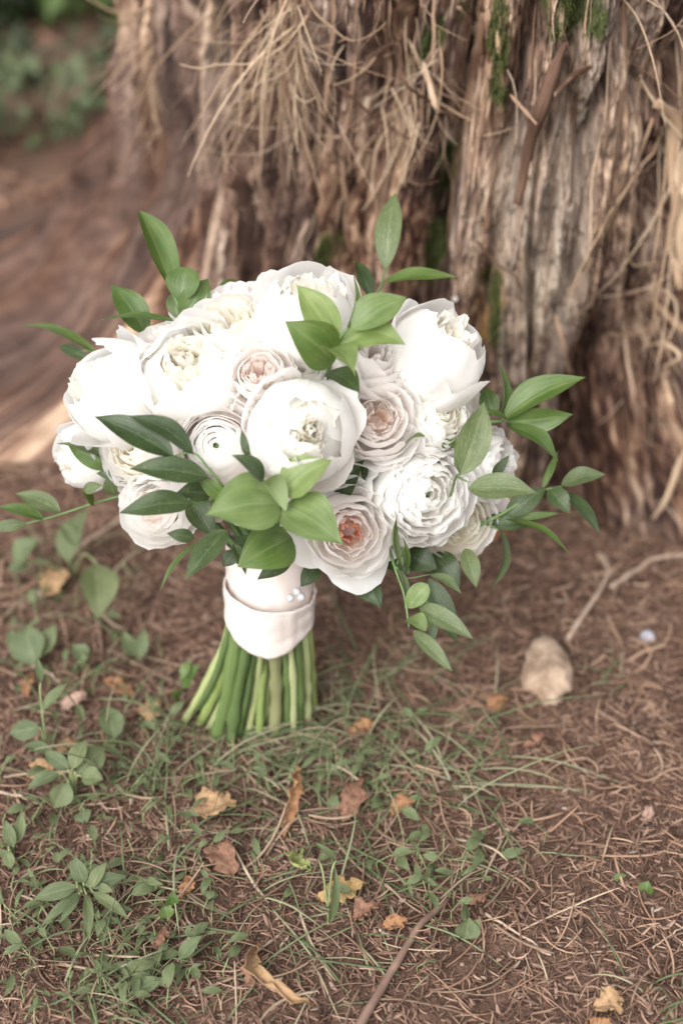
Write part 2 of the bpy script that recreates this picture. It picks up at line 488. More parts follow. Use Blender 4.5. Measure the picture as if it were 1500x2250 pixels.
c = t.mix(t.math('MULTIPLY', t.attr('pale').outputs['Fac'], 0.95), c, t.mix(nf, (0.36, 0.285, 0.215), (0.66, 0.57, 0.47)))
c = t.mix(t.ramp(t.attr('ochre').outputs['Fac'], [(0.35, (0, 0, 0)), (0.9, (0.75, 0.75, 0.75))]), c, (0.32, 0.185, 0.06))
mcol = t.mix(nf, (0.022, 0.032, 0.012), (0.075, 0.095, 0.03))
c = t.mix(t.ramp(t.attr('moss').outputs['Fac'], [(0.28, (0, 0, 0)), (0.62, (0.92, 0.92, 0.92))]), c, mcol)
t.set(Base_Color=c, Roughness=0.9, Specular_IOR_Level=0.12)
t.bump(nf, 0.9, 0.0022)
M['bark'] = t.m

tree = link('tree', None)
tree.location = (TX, 1.47, 0)
tag(tree, 'thick old tree trunk with shaggy fibrous brown bark and flared roots', 'tree')
TO = np.array((TX, 1.47, 0.0))
uvt = np.stack([PH * 0.40 + 0.010 * noise(PH * 2.8, ZZ * 5, 21) + 0.02 * ZZ, ZZ], -1).reshape(-1, 2)
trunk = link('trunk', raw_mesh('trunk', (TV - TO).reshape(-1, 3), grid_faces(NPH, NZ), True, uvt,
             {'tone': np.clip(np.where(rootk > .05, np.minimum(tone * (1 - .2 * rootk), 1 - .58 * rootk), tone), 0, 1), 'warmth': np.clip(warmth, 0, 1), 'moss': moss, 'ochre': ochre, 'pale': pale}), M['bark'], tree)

# bark strips: long flat shreds lying along the stem, some peeling
fibre_stops = [(0.0, (0.10, 0.057, 0.040)), (0.35, (0.20, 0.122, 0.084)), (0.65, (0.34, 0.23, 0.155)), (1.0, (0.55, 0.415, 0.30))]


def fibre_mat(name, stops=None):
    t = NT(name)
    oi = t.add('ObjectInfo').outputs['Random']
    c = t.ramp(oi, stops or fibre_stops)
    mp = t.add('Mapping', {'Vector': t.add('UVMap').outputs[0], 'Scale': (20, 9, 1)})
    n = t.add('TexNoise', {'Vector': mp.outputs[0], 'Scale': 1.0, 'Detail': 5.0, 'Roughness': 0.65}).outputs[0]
    c = t.mix(0.8, c, t.ramp(n, [(0.3, (0.5, 0.46, 0.44)), (0.55, (1, 1, 1)), (0.75, (1.3, 1.26, 1.2))]), 'MULTIPLY')
    t.set(Base_Color=c, Roughness=0.85, Specular_IOR_Level=0.15)
    t.bump(n, 0.6, 0.001)
    return t.m


M['fibre'] = fibre_mat('bark_fibre')
M['fibre_pale'] = fibre_mat('bark_fibre_pale', [(0.0, (0.22, 0.14, 0.092)), (0.4, (0.40, 0.28, 0.185)), (1.0, (0.62, 0.48, 0.34))])
M['strand'] = ramp_attr('bark_strand', 'rnd', [(0, (0.26, 0.165, 0.11)), (0.5, (0.44, 0.315, 0.22)), (1, (0.62, 0.49, 0.37))], 0.8, 0.2)


def rgrid(ph, z):
    """height of the built bark surface"""
    i = np.clip(np.searchsorted(ph1, ph), 1, NPH - 1); j = np.clip(np.searchsorted(z1, z), 1, NZ - 1)
    return RR[i, j]


def on_trunk(ph, z, off):
    r = rgrid(ph, z) + off
    return np.stack([TX + r * np.sin(ph), t_cy(z) - r * np.cos(ph), z], -1)


def strip(ph0, z0, L, wd, off, peel, drift, K=12, end=0.6):
    s = np.linspace(0, 1, K)
    z = z0 - L * s
    ph = ph0 + drift * s + 0.5 * D * noise(s * 3 + ph0 * 50, z0 * 31, 8)
    rr = trunk_r(ph, z)
    from_built = np.array([rgrid(p + q * D, zq) for p, zq in zip(ph, z) for q in (-0.3, 0, 0.3)]).reshape(-1, 3).max(1)
    r = 0.5 * (np.convolve(np.pad(from_built, 2, mode='edge'), np.ones(5) / 5, 'valid')) + 0.5 * from_built + off + peel * np.clip((s - end) / (1 - end), 0, 1) ** 1.6
    C = np.stack([TX + r * np.sin(ph), t_cy(z) - r * np.cos(ph), z], -1)
    N = np.stack([np.sin(ph), -np.cos(ph), 0 * ph], -1)
    W = wd * np.clip(np.minimum(s * 6 + 0.35, (1 - s) * 5 + 0.25), 0, 1) * (0.8 + 0.35 * noise(s * 5, z0 * 17 + ph0 * 9, 4))
    return C, W, N


r1 = np.random.default_rng(5)
for k in range(120):
    px = r1.uniform(330, 1500); py = r1.uniform(-60, 1050)
    if 300 < px < 1120 and py > 640: py = r1.uniform(-60, 640)
    ph0, z0 = T(px, py)
    L = r1.uniform(0.04, 0.20); wd = r1.choice([0.0008, 0.0014, 0.0024, 0.0042], p=[.35, .35, .2, .1])
    z0 = min(z0 + L / 2, 0.85)
    if z0 - L < 0.01: L = max(z0 - 0.01, 0.02)
    peel = r1.choice([0.0, 0.004, 0.014], p=[.75, .19, .06])
    C, W, N = strip(ph0, z0, L, wd, r1.uniform(-0.0022, 0.0004), peel, r1.uniform(-1.5, .7) * D * L / 0.15)
    me = capped_tube('bark_strip', C - TO, W, 4, 0.18, N)
    link('bark_strip', me, M['fibre'], tree)

# a few heavier shreds that stand out in the photograph: (pixels down the middle line, width m, stand-off m)
for pts, wd, off in (([(1240, 90), (1215, 150), (1185, 230), (1165, 300), (1150, 390), (1135, 440)], .0075, .012),
                     ([(1285, 120), (1250, 165), (1215, 200)], .004, .03),
                     ([(1010, 10), (1030, 80), (1055, 60)], .004, .010),
                     ([(1062, 30), (1050, 110), (1035, 180), (1020, 250)], .006, .008),
                     ([(890, 90), (935, 160), (975, 215), (1000, 230)], .004, .022),
                     ([(840, 108), (880, 92), (920, 150), (990, 225)], .0028, .035),
                     ([(752, 160), (800, 205), (870, 255), (968, 315)], .0024, .030),
                     ([(1440, 225), (1462, 250), (1455, 330), (1470, 420), (1460, 520), (1465, 610)], .010, .020),
                     ([(1482, 225), (1490, 270), (1468, 300), (1450, 360), (1480, 420), (1498, 440)], .006, .030),
                     ([(1490, 340), (1500, 420), (1485, 500), (1490, 600)], .010, .016),
                     ([(1050, 515), (1090, 550), (1130, 580), (1145, 620)], .0022, .022),
                     ([(1350, 620), (1375, 640), (1375, 680), (1345, 735)], .0036, .028),
                     ([(1410, 640), (1450, 680), (1485, 720), (1500, 790)], .0040, .035),
                     ([(1415, 755), (1450, 745), (1470, 765), (1440, 795)], .0030, .03),
                     ([(1500, 930), (1470, 980), (1430, 1060), (1410, 1110)], .0050, .03),
                     ([(1215, 680), (1228, 730), (1240, 800)], .0026, .012),
                     ([(1120, 200), (1175, 250)], .0020, .022)):
    q = []; nn = []
    for px, py in pts:
        ph0, z0 = T(px, py)
        q.append(on_trunk(np.array(ph0), np.array(z0), off * r1.uniform(.7, 1.2))); nn.append((math.sin(ph0), -math.cos(ph0), 0.0))
    C = spline(q, 18); N = spline(nn, 18)
    s = np.linspace(0, 1, 18)
    W = wd * (0.55 + 0.45 * np.sin(np.pi * np.clip(s * 1.1, 0, 1))) * (0.85 + 0.4 * noise(s * 6, pts[0][0] * .37, 3))
    link('bark_shred', capped_tube('bark_shred', C - TO, W, 6, 0.22, N), M['fibre_pale' if pts[0][0] > 1400 else 'fibre'], tree)


# hanging frayed strands
def hang(px, py, n, spread, L0, L1, out, rad, seed, wild=1.0, K=14, side=0.0):
    q = np.random.default_rng(seed); Cs = []; Rs = []
    for k in range(n):
        ph0, z0 = T(px + q.normal() * spread[0], py + q.normal() * spread[1])
        p = on_trunk(np.array(ph0), np.array(z0), q.uniform(-.002, .008))
        L = q.uniform(L0, L1); ds = L / (K - 1)
        nrmv = np.array((math.sin(ph0), -math.cos(ph0), 0)); tanv = np.array((math.cos(ph0), math.sin(ph0), 0))
        ang = q.uniform(-.9, .9) * wild + side
        d = nrm(nrmv * q.uniform(.1, 1.0) * out + tanv * math.sin(ang) + np.array((0, 0, -1)) * math.cos(ang) * q.choice([1, 1, 1, .2]))
        bend = q.normal(size=3) * 0.10 * wild
        pts = [p]
        for i in range(K - 1):
            d = nrm(d + bend * (1 + 0.6 * q.normal()) + np.array((0, 0, -0.09)))
            p = p + d * ds
            c2 = np.array((TX, t_cy(p[2]), 0)); v = p - c2; v[2] = 0
            rr = np.linalg.norm(v); phq = math.atan2(v[0], -v[1])
            rmin = float(rgrid(np.array(phq), np.array(p[2]))) + 0.002
            if rr < rmin: p = p + v / rr * (rmin - rr)
            pts.append(p)
        Cs.append(np.array(pts)); r = q.uniform(*rad)
        Rs.append(r * np.linspace(1, 0.35, K))
    return np.array(Cs), np.array(Rs)


big = []
for args in ((625, 20, 20, (45, 50), .08, .17, 1.0, (.0006, .0014), 1, .8), (640, 110, 15, (35, 45), .06, .14, 1.0, (.0005, .0012), 2, 1.0),
             (690, 190, 8, (30, 40), .05, .12, .9, (.0004, .001), 3, 1.0), (560, 150, 5, (15, 60), .06, .13, .8, (.0005, .001), 4, .7),
             (345, 60, 12, (14, 70), .05, .12, .8, (.0006, .0014), 5, 1.0), (900, 110, 10, (40, 60), .05, .12, .8, (.0006, .0014), 6, .9),
             (890, 260, 10, (30, 55), .04, .09, .8, (.0006, .0014), 7, .9), (1470, 260, 9, (25, 60), .08, .2, .7, (.0008, .002), 8, .6),
             (1420, 10, 3, (50, 20), .06, .12, 1, (.0006, .001), 9, 1.2), (490, 30, 4, (30, 30), .07, .14, .9, (.0006, .0012), 10, .9),
             (1460, 640, 8, (30, 60), .05, .1, .9, (.0008, .002), 12, 1.2)):
    C, Rr = hang(*args); big += list(zip(C, Rr))
for C, Rr in big:
    link('bark_strand', capped_tube('bark_strand', C - TO, Rr, 4), M['fibre_pale'], tree)
Cs, Rs = [], []
for args in ((630, 50, 60, (45, 70), .03, .13, 1.0, (.0002, .0006), 21, 1.1), (680, 170, 26, (35, 70), .03, .10, 1.0, (.0002, .0005), 22, 1.2),
             (345, 120, 60, (15, 110), .02, .08, .9, (.0002, .0006), 23, 1.2), (900, 200, 45, (40, 80), .02, .08, .8, (.0002, .0006), 24, 1.1),
             (1200, 250, 12, (190, 200), .02, .06, .5, (.0002, .0005), 25, .8), (1455, 400, 36, (35, 220), .03, .11, .7, (.0003, .0007), 26, .8),
             (500, 250, 12, (90, 180), .02, .06, .5, (.0002, .0004), 27, .8), (1420, 850, 12, (50, 150), .03, .08, .6, (.0003, .0007), 28, .8)):
    C, Rr = hang(*args); Cs.append(C); Rs.append(Rr)
C = np.concatenate(Cs); Rr = np.concatenate(Rs)
V, F = tubes(C - TO, Rr, 3)
tag(link('fine_bark_fibres', raw_mesh('fine_bark_fibres', V, F, True, None, {'rnd': np.repeat(r1.uniform(0, 1, len(C)), 14 * 3)}), M['strand'], tree), kind='stuff')

# moss tufts growing in the furrow and at the top: little blades
mi = np.where(moss.ravel() > 0.45)[0]
mi = r1.choice(mi, min(6000, len(mi)), p=None)
mp_ = TV.reshape(-1, 3)[mi]; mph = PH.ravel()[mi]
mn = np.stack([np.sin(mph), -np.cos(mph), 0 * mph], -1) + r1.normal(size=(len(mi), 3)) * 0.6
Lm = r1.uniform(.001, .004, len(mi))[:, None]
C = np.stack([mp_ - TO, mp_ - TO + nrm(mn) * Lm * .6, mp_ - TO + nrm(mn) * Lm + np.array((0, 0, -.0006))], 1)
V, F = tubes(C, np.stack([0 * Lm[:, 0] + .00035, 0 * Lm[:, 0] + .0003, 0 * Lm[:, 0] + .00005], 1), 3)
M['moss'] = ramp_attr('moss', 'rnd', [(0, (0.022, 0.032, 0.010)), (.7, (0.07, 0.095, 0.025)), (1, (0.16, 0.13, 0.04))])
tag(link('moss', raw_mesh('moss', V, F, True, None, {'rnd': np.repeat(r1.uniform(0, 1, len(mi)), 9)}), M['moss'], tree), kind='stuff')

# ------------------------------------------------------------------ litter on the ground
r2 = np.random.default_rng(8)


def in_trunk(x, y):
    ph = np.arctan2(x - TX, t_cy(0) - y)
    return np.hypot(x - TX, y - t_cy(0)) < trunk_r(ph, 0 * ph) - 0.005


def scatter(n, x0, x1, y0, y1, dens=None):
    out = []
    while sum(len(o) for o in out) < n:
        x = r2.uniform(x0, x1, n); y = r2.uniform(y0, y1, n)
        k = ~in_trunk(x, y)
        if dens is not None: k &= r2.uniform(0, 1, n) < dens(x, y)
        out.append(np.stack([x[k], y[k]], -1))
    return np.concatenate(out)[:n]


def lay(xy, L, rad, lift, curl, K=5, pitch=0.25, ground_hug=True, dirs=None):
    n = len(xy)
    a = r2.uniform(0, 2 * math.pi, n) if dirs is None else dirs
    s = np.linspace(-.5, .5, K)[None, :] * L[:, None]
    k = r2.normal(size=n) * curl
    ang = a[:, None] + k[:, None] * s / L[:, None] * 2
    dx = np.cos(ang) * (L / (K - 1))[:, None]; dy = np.sin(ang) * (L / (K - 1))[:, None]
    x = xy[:, :1] + np.cumsum(dx, 1) - dx.sum(1, keepdims=True) / 2; y = xy[:, 1:] + np.cumsum(dy, 1) - dy.sum(1, keepdims=True) / 2
    z = ground_z(x, y) + lift[:, None] + r2.normal(size=n)[:, None] * pitch * s + (r2.uniform(-1, 1, n) * .12)[:, None] * (np.abs(s) * 2 / L[:, None]) ** 2 * L[:, None]
    z = np.maximum(z, ground_z(x, y) + rad[:, None] * .3)
    return np.stack([x, y, z], -1)


def litter(name, xy, L, rad, lift, curl, stops, label, K=5, pitch=.2, sides=3, flat=None, rough=.8):
    C = lay(xy, L, rad, lift, curl, K, pitch)
    n = len(xy)
    taper = np.ones(K); taper[0] = .5; taper[-1] = .4
    V, F = tubes(C, rad[:, None] * taper[None, :], sides, flat)
    o = link(name, raw_mesh(name, V, F, True, None, {'rnd': np.repeat(r2.uniform(0, 1, n), K * sides)}), ramp_attr(name, 'rnd', stops, rough))
    tag(o, label, name.split('_')[-1], kind='stuff')
    return o


brown = [(0, (0.070, 0.042, 0.032)), (.35, (0.155, 0.092, 0.068)), (.65, (0.26, 0.158, 0.112)), (.88, (0.345, 0.222, 0.160)), (1, (0.41, 0.285, 0.215))]
vw = lambda x, y: np.where(np.abs(x) < 0.30 * (y + 0.25), 1.0, .25)
n = 34000
xy = scatter(n, -.75, .75, .42, 1.75, vw)
litter('needle_litter', xy, r2.uniform(.004, .019, n), r2.uniform(.0003, .0009, n), r2.uniform(0, .0035, n), .35, brown, 'brown conifer needles and bark crumbs covering the soil')
n = 1100
xy = scatter(n, -.5, .6, .45, 1.3, lambda x, y: vw(x, y) * np.where(x > .05, 1, .4) * sstep(.55, 1.0, y + .15))
litter('needle_sprays', xy, r2.uniform(.015, .045, n), r2.uniform(.0005, .0012, n), r2.uniform(.001, .007, n), .4, [(0, (0.13, 0.075, 0.055)), (.5, (0.27, 0.16, 0.108)), (1, (0.42, 0.29, 0.205))],
       'longer rust brown dead needle sprays lying at the foot of the trunk', 7)
n = 8500
xy = scatter(n, -.7, .7, .42, 1.6, vw)
litter('bark_crumbs', xy, r2.uniform(.003, .011, n), r2.uniform(.0008, .0026, n), r2.uniform(0, .003, n), .2, [(0, (0.06, 0.037, 0.03)), (.5, (0.17, 0.105, 0.08)), (.9, (0.29, 0.19, 0.14)), (1, (0.42, 0.34, 0.28))],
       'small flat flakes of bark lying among the needles', 3, .3, 4, .35)
n = 9000
xy = scatter(n, -3.2, 1.0, 1.5, 5.0)
litter('far_litter', xy, r2.uniform(.02, .07, n), r2.uniform(.001, .0028, n), r2.uniform(0, .01, n), .6, [(0, (0.09, 0.048, 0.038)), (.5, (0.24, 0.125, 0.085)), (1, (0.42, 0.25, 0.17))],
       'reddish brown leaf litter on the ground beyond the root', 4)

# straw: long pale dry stalks
cl = [(300, 1850, 160, 150), (560, 1900, 190, 120), (150, 2050, 130, 110), (800, 1950, 150, 110), (1010, 1900, 110, 80), (900, 1600, 140, 90), (400, 2130, 200, 80), (220, 1500, 130, 130), (650, 1730, 150, 60), (1250, 2000, 150, 150)]
def cluster(cls, n, q):
    out = []
    for k in range(n):
        a = cls[q.integers(len(cls))]
        g = G(a[0] + q.normal() * a[2], a[1] + q.normal() * a[3]); out.append(g[:2])
    return np.array(out)
n = 190
xy = cluster(cl, n, r2)
litter('dry_straw', xy, r2.uniform(.02, .075, n), r2.uniform(.0005, .0012, n), r2.uniform(.002, .010, n), .32, [(0, (0.17, 0.11, 0.08)), (.6, (0.30, 0.215, 0.15)), (1, (0.43, 0.345, 0.25))],
       'pale dry grass straw tangled over the soil in front of the bouquet', 9)

# ------------------------------------------------------------------ the bouquet
BQ = G(575, 1615)
bouquet = link('bouquet', None, loc=tuple(BQ))
tag(bouquet, 'round bridal bouquet of white and blush flowers with green leaves, standing on its stems', 'bouquet')
TOPC = P(640, 985, 1.02)                        # middle of the flower dome
AX = nrm(TOPC - BQ)


def dome(px, py):
    q = 1 - ((px - 645) / 500.0) ** 2 - ((py - 950) / 380.0) ** 2
    return 1.025 - 0.115 * math.sqrt(max(q, 0.0))


def petal(L, W, r0, z0, a0, a1, phi, rg, cup=1.0, rcmin=0.0, ruf=0.0, rf=2.5, frill=0.0, notch=0.0, curl=0.0, nu=13, nv=12, corner=0.30, warp=0.03, tangent=0.0, bend=1.0, narrow=0.34):
    u = np.linspace(-1, 1, nu)[:, None]; v = np.linspace(0, 1, nv)[None, :]
    ph = rg.uniform(0, 50)
    fr = frill * (noise(u * 3.5 + ph, 0 * u + 3.3, 5) + 0.6 * noise(u * 8 + ph, 0 * u + 1.3, 6))
    lf = 1 - corner * np.abs(u) ** 2.6 + fr - notch * np.exp(-(u / 0.22) ** 2)
    s = v * lf
    tab = np.linspace(0, 1.4, 141)
    al = a0 + (a1 - a0) * np.clip(tab, 0, 1.4) ** bend + curl * np.clip((tab - 0.72) / 0.28, 0, 2) ** 1.5
    rt = r0 + np.concatenate([[0], np.cumsum(np.sin(al[1:])) * 0.01]) * L
    zt = z0 + np.concatenate([[0], np.cumsum(np.cos(al[1:])) * 0.01]) * L
    r = np.interp(s, tab, rt); z = np.interp(s, tab, zt); a = np.interp(s, tab, al)
    wid = W * (narrow + (1 - narrow) * sstep(0, 0.62, s)) * (1 - 0.12 * sstep(0.75, 1.05, s))
    rc = np.maximum(np.abs(r) * cup, max(rcmin, 0.28 * W))
    dl = np.clip(u * wid / rc, -2.4, 2.4)
    rad = r - rc * (1 - np.cos(dl)); tan = rc * np.sin(dl)
    nr = ruf * s ** 1.7 * (np.sin(rf * math.pi * u + ph) + 0.5 * np.sin(rf * 2.3 * math.pi * u + 2 * ph)) * (0.5 + 0.5 * np.abs(u))
    nr = nr + warp * W * (noise(u * 1.3 + ph, v * 1.6 + 2.1, 12) + 0.5 * noise(u * 3 + ph, v * 3.3, 13)) * (0.3 + s)
    rad = rad + nr * np.cos(a) * np.cos(dl); tan = tan + nr * np.sin(dl) + tangent * s; z = z - nr * np.sin(a)
    c, sn = math.cos(phi), math.sin(phi)
    V = np.stack([rad * c - tan * sn, rad * sn + tan * c, z + 0 * u], -1).reshape(-1, 3)
    UV = np.stack([(u + 1) / 2 + 0 * v, np.clip(s, 0, 1) + 0 * u], -1).reshape(-1, 2)
    return raw_mesh('petal', V, grid_faces(nu, nv), True, UV)


M['calyx'] = simple('calyx_green', (0.07, 0.13, 0.045), (0.14, 0.21, 0.08), 60, 0.6)


def flower(name, px, py, Rpx, kind, mats, axis=None, dd=0.0, seed=0, label=None, spin=None):
    rg = np.random.default_rng(seed + 100)
    d = dome(px, py) + 0.018 + dd
    R = Rpx / FPX * (d - 0.02)
    if axis is None:
        axis = ((px - 645) / 480.0, (950 - py) / 360.0, 0.75)
    ax = camvec(*axis)
    pos = P(px, py, d) - ax * 0.62 * R
    # base: receptacle with its own stem running down to the binding point
    q = Vector((0, 0, 1)).rotation_difference(Vector(ax))
    q = q @ Quaternion((0, 0, 1), rg.uniform(0, 6.28) if spin is None else spin)
    loc = Vector(pos - BQ)
    inv = q.to_matrix().inverted()
    bind = BQ + AX * 0.135
    pts = [np.zeros(3), np.array(inv @ Vector(-ax * 0.03)), np.array(inv @ Vector((bind + (pos - bind) * 0.35) - pos)), np.array(inv @ Vector(bind - pos))]
    C = spline(pts, 12)
    rad = np.concatenate([[R * 0.02, R * 0.26, R * 0.14], np.full(9, 0.0026)])
    C[0] = (0, 0, 0.10 * R); C[1] = (0, 0, -0.02 * R); C[2] = (0, 0, -0.14 * R)
    f = link(name, capped_tube('calyx', C, rad, 8), M['calyx'], bouquet)
    f.location = loc; f.rotation_mode = 'QUATERNION'; f.rotation_quaternion = q
    if label: f['label'] = label

    def pt(m, *a, **k): link('petal', petal(*a, rg, **k), M[m], f)
    U = rg.uniform

    def sphere_ring(m, rho, n, a0, a1, ztop, W, jit=0.10, ph0=0.0, **k):
        """petals of a ball of radius rho, rims at height ztop"""
        for i in range(n):
            e1 = a1 + U(-1, 1) * jit
            rh = rho * U(0.95, 1.05)
            L = rh * (a0 - e1)
            h = rh * (math.sin(a0) - math.sin(e1))
            pt(m, L, W * U(.92, 1.08), 0.0, ztop * U(.96, 1.04) - h, a0, e1, ph0 + (i + U(-.18, .18)) * 2 * math.pi / n, **k)

    shut = .20 if kind == 'peony_shut' else 0.0
    if kind in ('peony', 'peony_shut'):        # big cupped guard petals round a ruffled heart
        for i in range(20):
            pt(mats[2], R * U(.85, 1.15), R * U(.28, .46), R * U(.02, .36), R * U(.40, .62), U(.1, .6), U(-.5, .1), U(0, 6.28), ruf=R * .07, rf=2, frill=.10, notch=U(0, .2), nu=11, nv=9, rcmin=.15 * R)
        for i in range(9):
            pt(mats[2], R * U(1.1, 1.35), R * U(.35, .5), R * .1, R * .28, .9, U(-.9, -.4), i * .7 + U(-.2, .2), ruf=R * .04, frill=.05, notch=U(0, .15), rcmin=.3 * R)
        if shut:
            for i in range(22):
                pt(mats[2], R * U(.9, 1.1), R * U(.20, .34), R * U(.0, .10), R * U(.66, .80), U(0, .3), U(-.3, .2), U(0, 6.28), ruf=R * .06, rf=2, frill=.10, notch=U(0, .2), nu=11, nv=9, rcmin=.12 * R)
        sphere_ring(mats[1], R * .84, 5, 1.50, -1.02 - shut, R * (1.42 + shut * .3), R * .66, .14, .4, frill=.03, warp=.05, ruf=R * .012)
        sphere_ring(mats[0], R * .95, 5, 1.52, -.86 - shut, R * (1.52 + shut * .3), R * .74, .22, 1.1, frill=.03, warp=.05, ruf=R * .016, curl=.12)
        sphere_ring(mats[0], R * 1.0, 4, 1.55, -.30, R * 1.25, R * .72, .22, .2, frill=.03, warp=.06, ruf=R * .03, curl=.5)
    elif kind == 'bud':
        sphere_ring(mats[1], R * .8, 4, 1.45, -1.25, R * 1.5, R * .7, .1)
        sphere_ring(mats[0], R * .95, 5, 1.5, -.8, R * 1.5, R * .75, .15, .4, curl=.15)
    elif kind in ('ranunculus', 'frilly'):
        fz = kind == 'frilly'
        # the heart: a small green button
        me = bpy.data.meshes.new('heart')
        th = np.linspace(0, math.pi / 2, 7)[None, :]; az = np.linspace(0, 2 * math.pi, 15)[:-1][:, None]
        hr = R * (.13 + .015 * np.sin(az * 5))
        Vh = np.stack([hr * np.sin(th) * np.cos(az), hr * np.sin(th) * np.sin(az), R * .72 + R * .16 * np.cos(th) + 0 * az], -1).reshape(-1, 3)
        link('heart', raw_mesh('heart', Vh, grid_faces(14, 7, True)), M['calyx'], f)
        K = 13 if not fz else 9
        for k in range(K):
            g = k / (K - 1)
            rho = R * (.15 + .85 * g ** .92)
            zt = R * ((1.02 + .10 * math.sin(g * 2.6) - .20 * g ** 2) if not fz else (1.02 + .16 * math.sin(g * 2.8) - .30 * g ** 2.5))
            sphere_ring(mats[2] if g < .25 else (mats[1] if g < .6 else mats[0]), rho, 4 + int(2 * g), 1.5, (-1.05 + .70 * g) if not fz else (-.95 + .70 * g), zt, rho * (1.12 - .18 * g), .07 if not fz else .20, U(0, 6),
                        frill=.03 if not fz else .06, ruf=R * (.010 if not fz else .045) * (.5 + g), rf=1.6 if not fz else 2.6, warp=.02 if not fz else .05, curl=.1 if not fz else .3 * g, corner=.2, nu=17, nv=10)
        if not fz:
            sphere_ring(mats[0], R * 1.06, 6, 1.55, .12, R * .72, R * .75, .15, U(0, 6), frill=.03, ruf=R * .02, curl=.3)
            sphere_ring(mats[0], R * 1.10, 5, 1.57, .4, R * .50, R * .75, .15, U(0, 6), frill=.03, ruf=R * .02, curl=.3)
    else:                      # garden rose: quartered heart, cupped rows, opened outer petals
        for qd in range(5):    # quartered heart: nested folds in five bundles
            pa = qd * 2 * math.pi / 5 + U(-.2, .2)
            for j in range(4):
                pt(mats[3] if j < 1 else (mats[4] if len(mats) > 4 and j == 1 else mats[2]), R * U(.86, 1.0), R * (.13 + .05 * j), R * (.05 + .075 * j), R * (.24 - .02 * j), .55, U(-.35, -.05), pa + U(-.25, .25),
                   ruf=R * .045, rf=1.6, frill=.05, nu=11, nv=9, cup=.55, rcmin=.09 * R, notch=U(0, .1))
        for g, n, a1, zt, m in ((.46, 4, -.62, 1.10, 2), (.62, 4, -.58, 1.14, 1), (.79, 4, -.50, 1.10, 1), (.95, 4, -.36, .98, 0)):
            sphere_ring(mats[m], R * g, n, 1.5, a1, R * zt, R * g * 1.02, .18, U(0, 6), frill=.03, ruf=R * .022, warp=.06, curl=.30, notch=.02, corner=.26, nu=15)
        if kind == 'rose_open':
            sphere_ring(mats[0], R * 1.02, 5, 1.55, .25, R * .72, R * .78, .18, U(0, 6), frill=.03, ruf=R * .03, curl=.5, warp=.06)
            for i in range(5):
                pt(mats[0], R * U(1.3, 1.5), R * U(.66, .8), 0.0, R * .05, 1.55, 1.0 + U(-.25, .25), i * 1.2566 + U(-.2, .2), frill=.03, ruf=R * .03, curl=.5, warp=.07, rcmin=R * .8)
        else:
            sphere_ring(mats[0], R * 1.0, 5, 1.55, .05, R * .80, R * .78, .15, U(0, 6), frill=.03, ruf=R * .025, curl=.35, warp=.05)
    return f


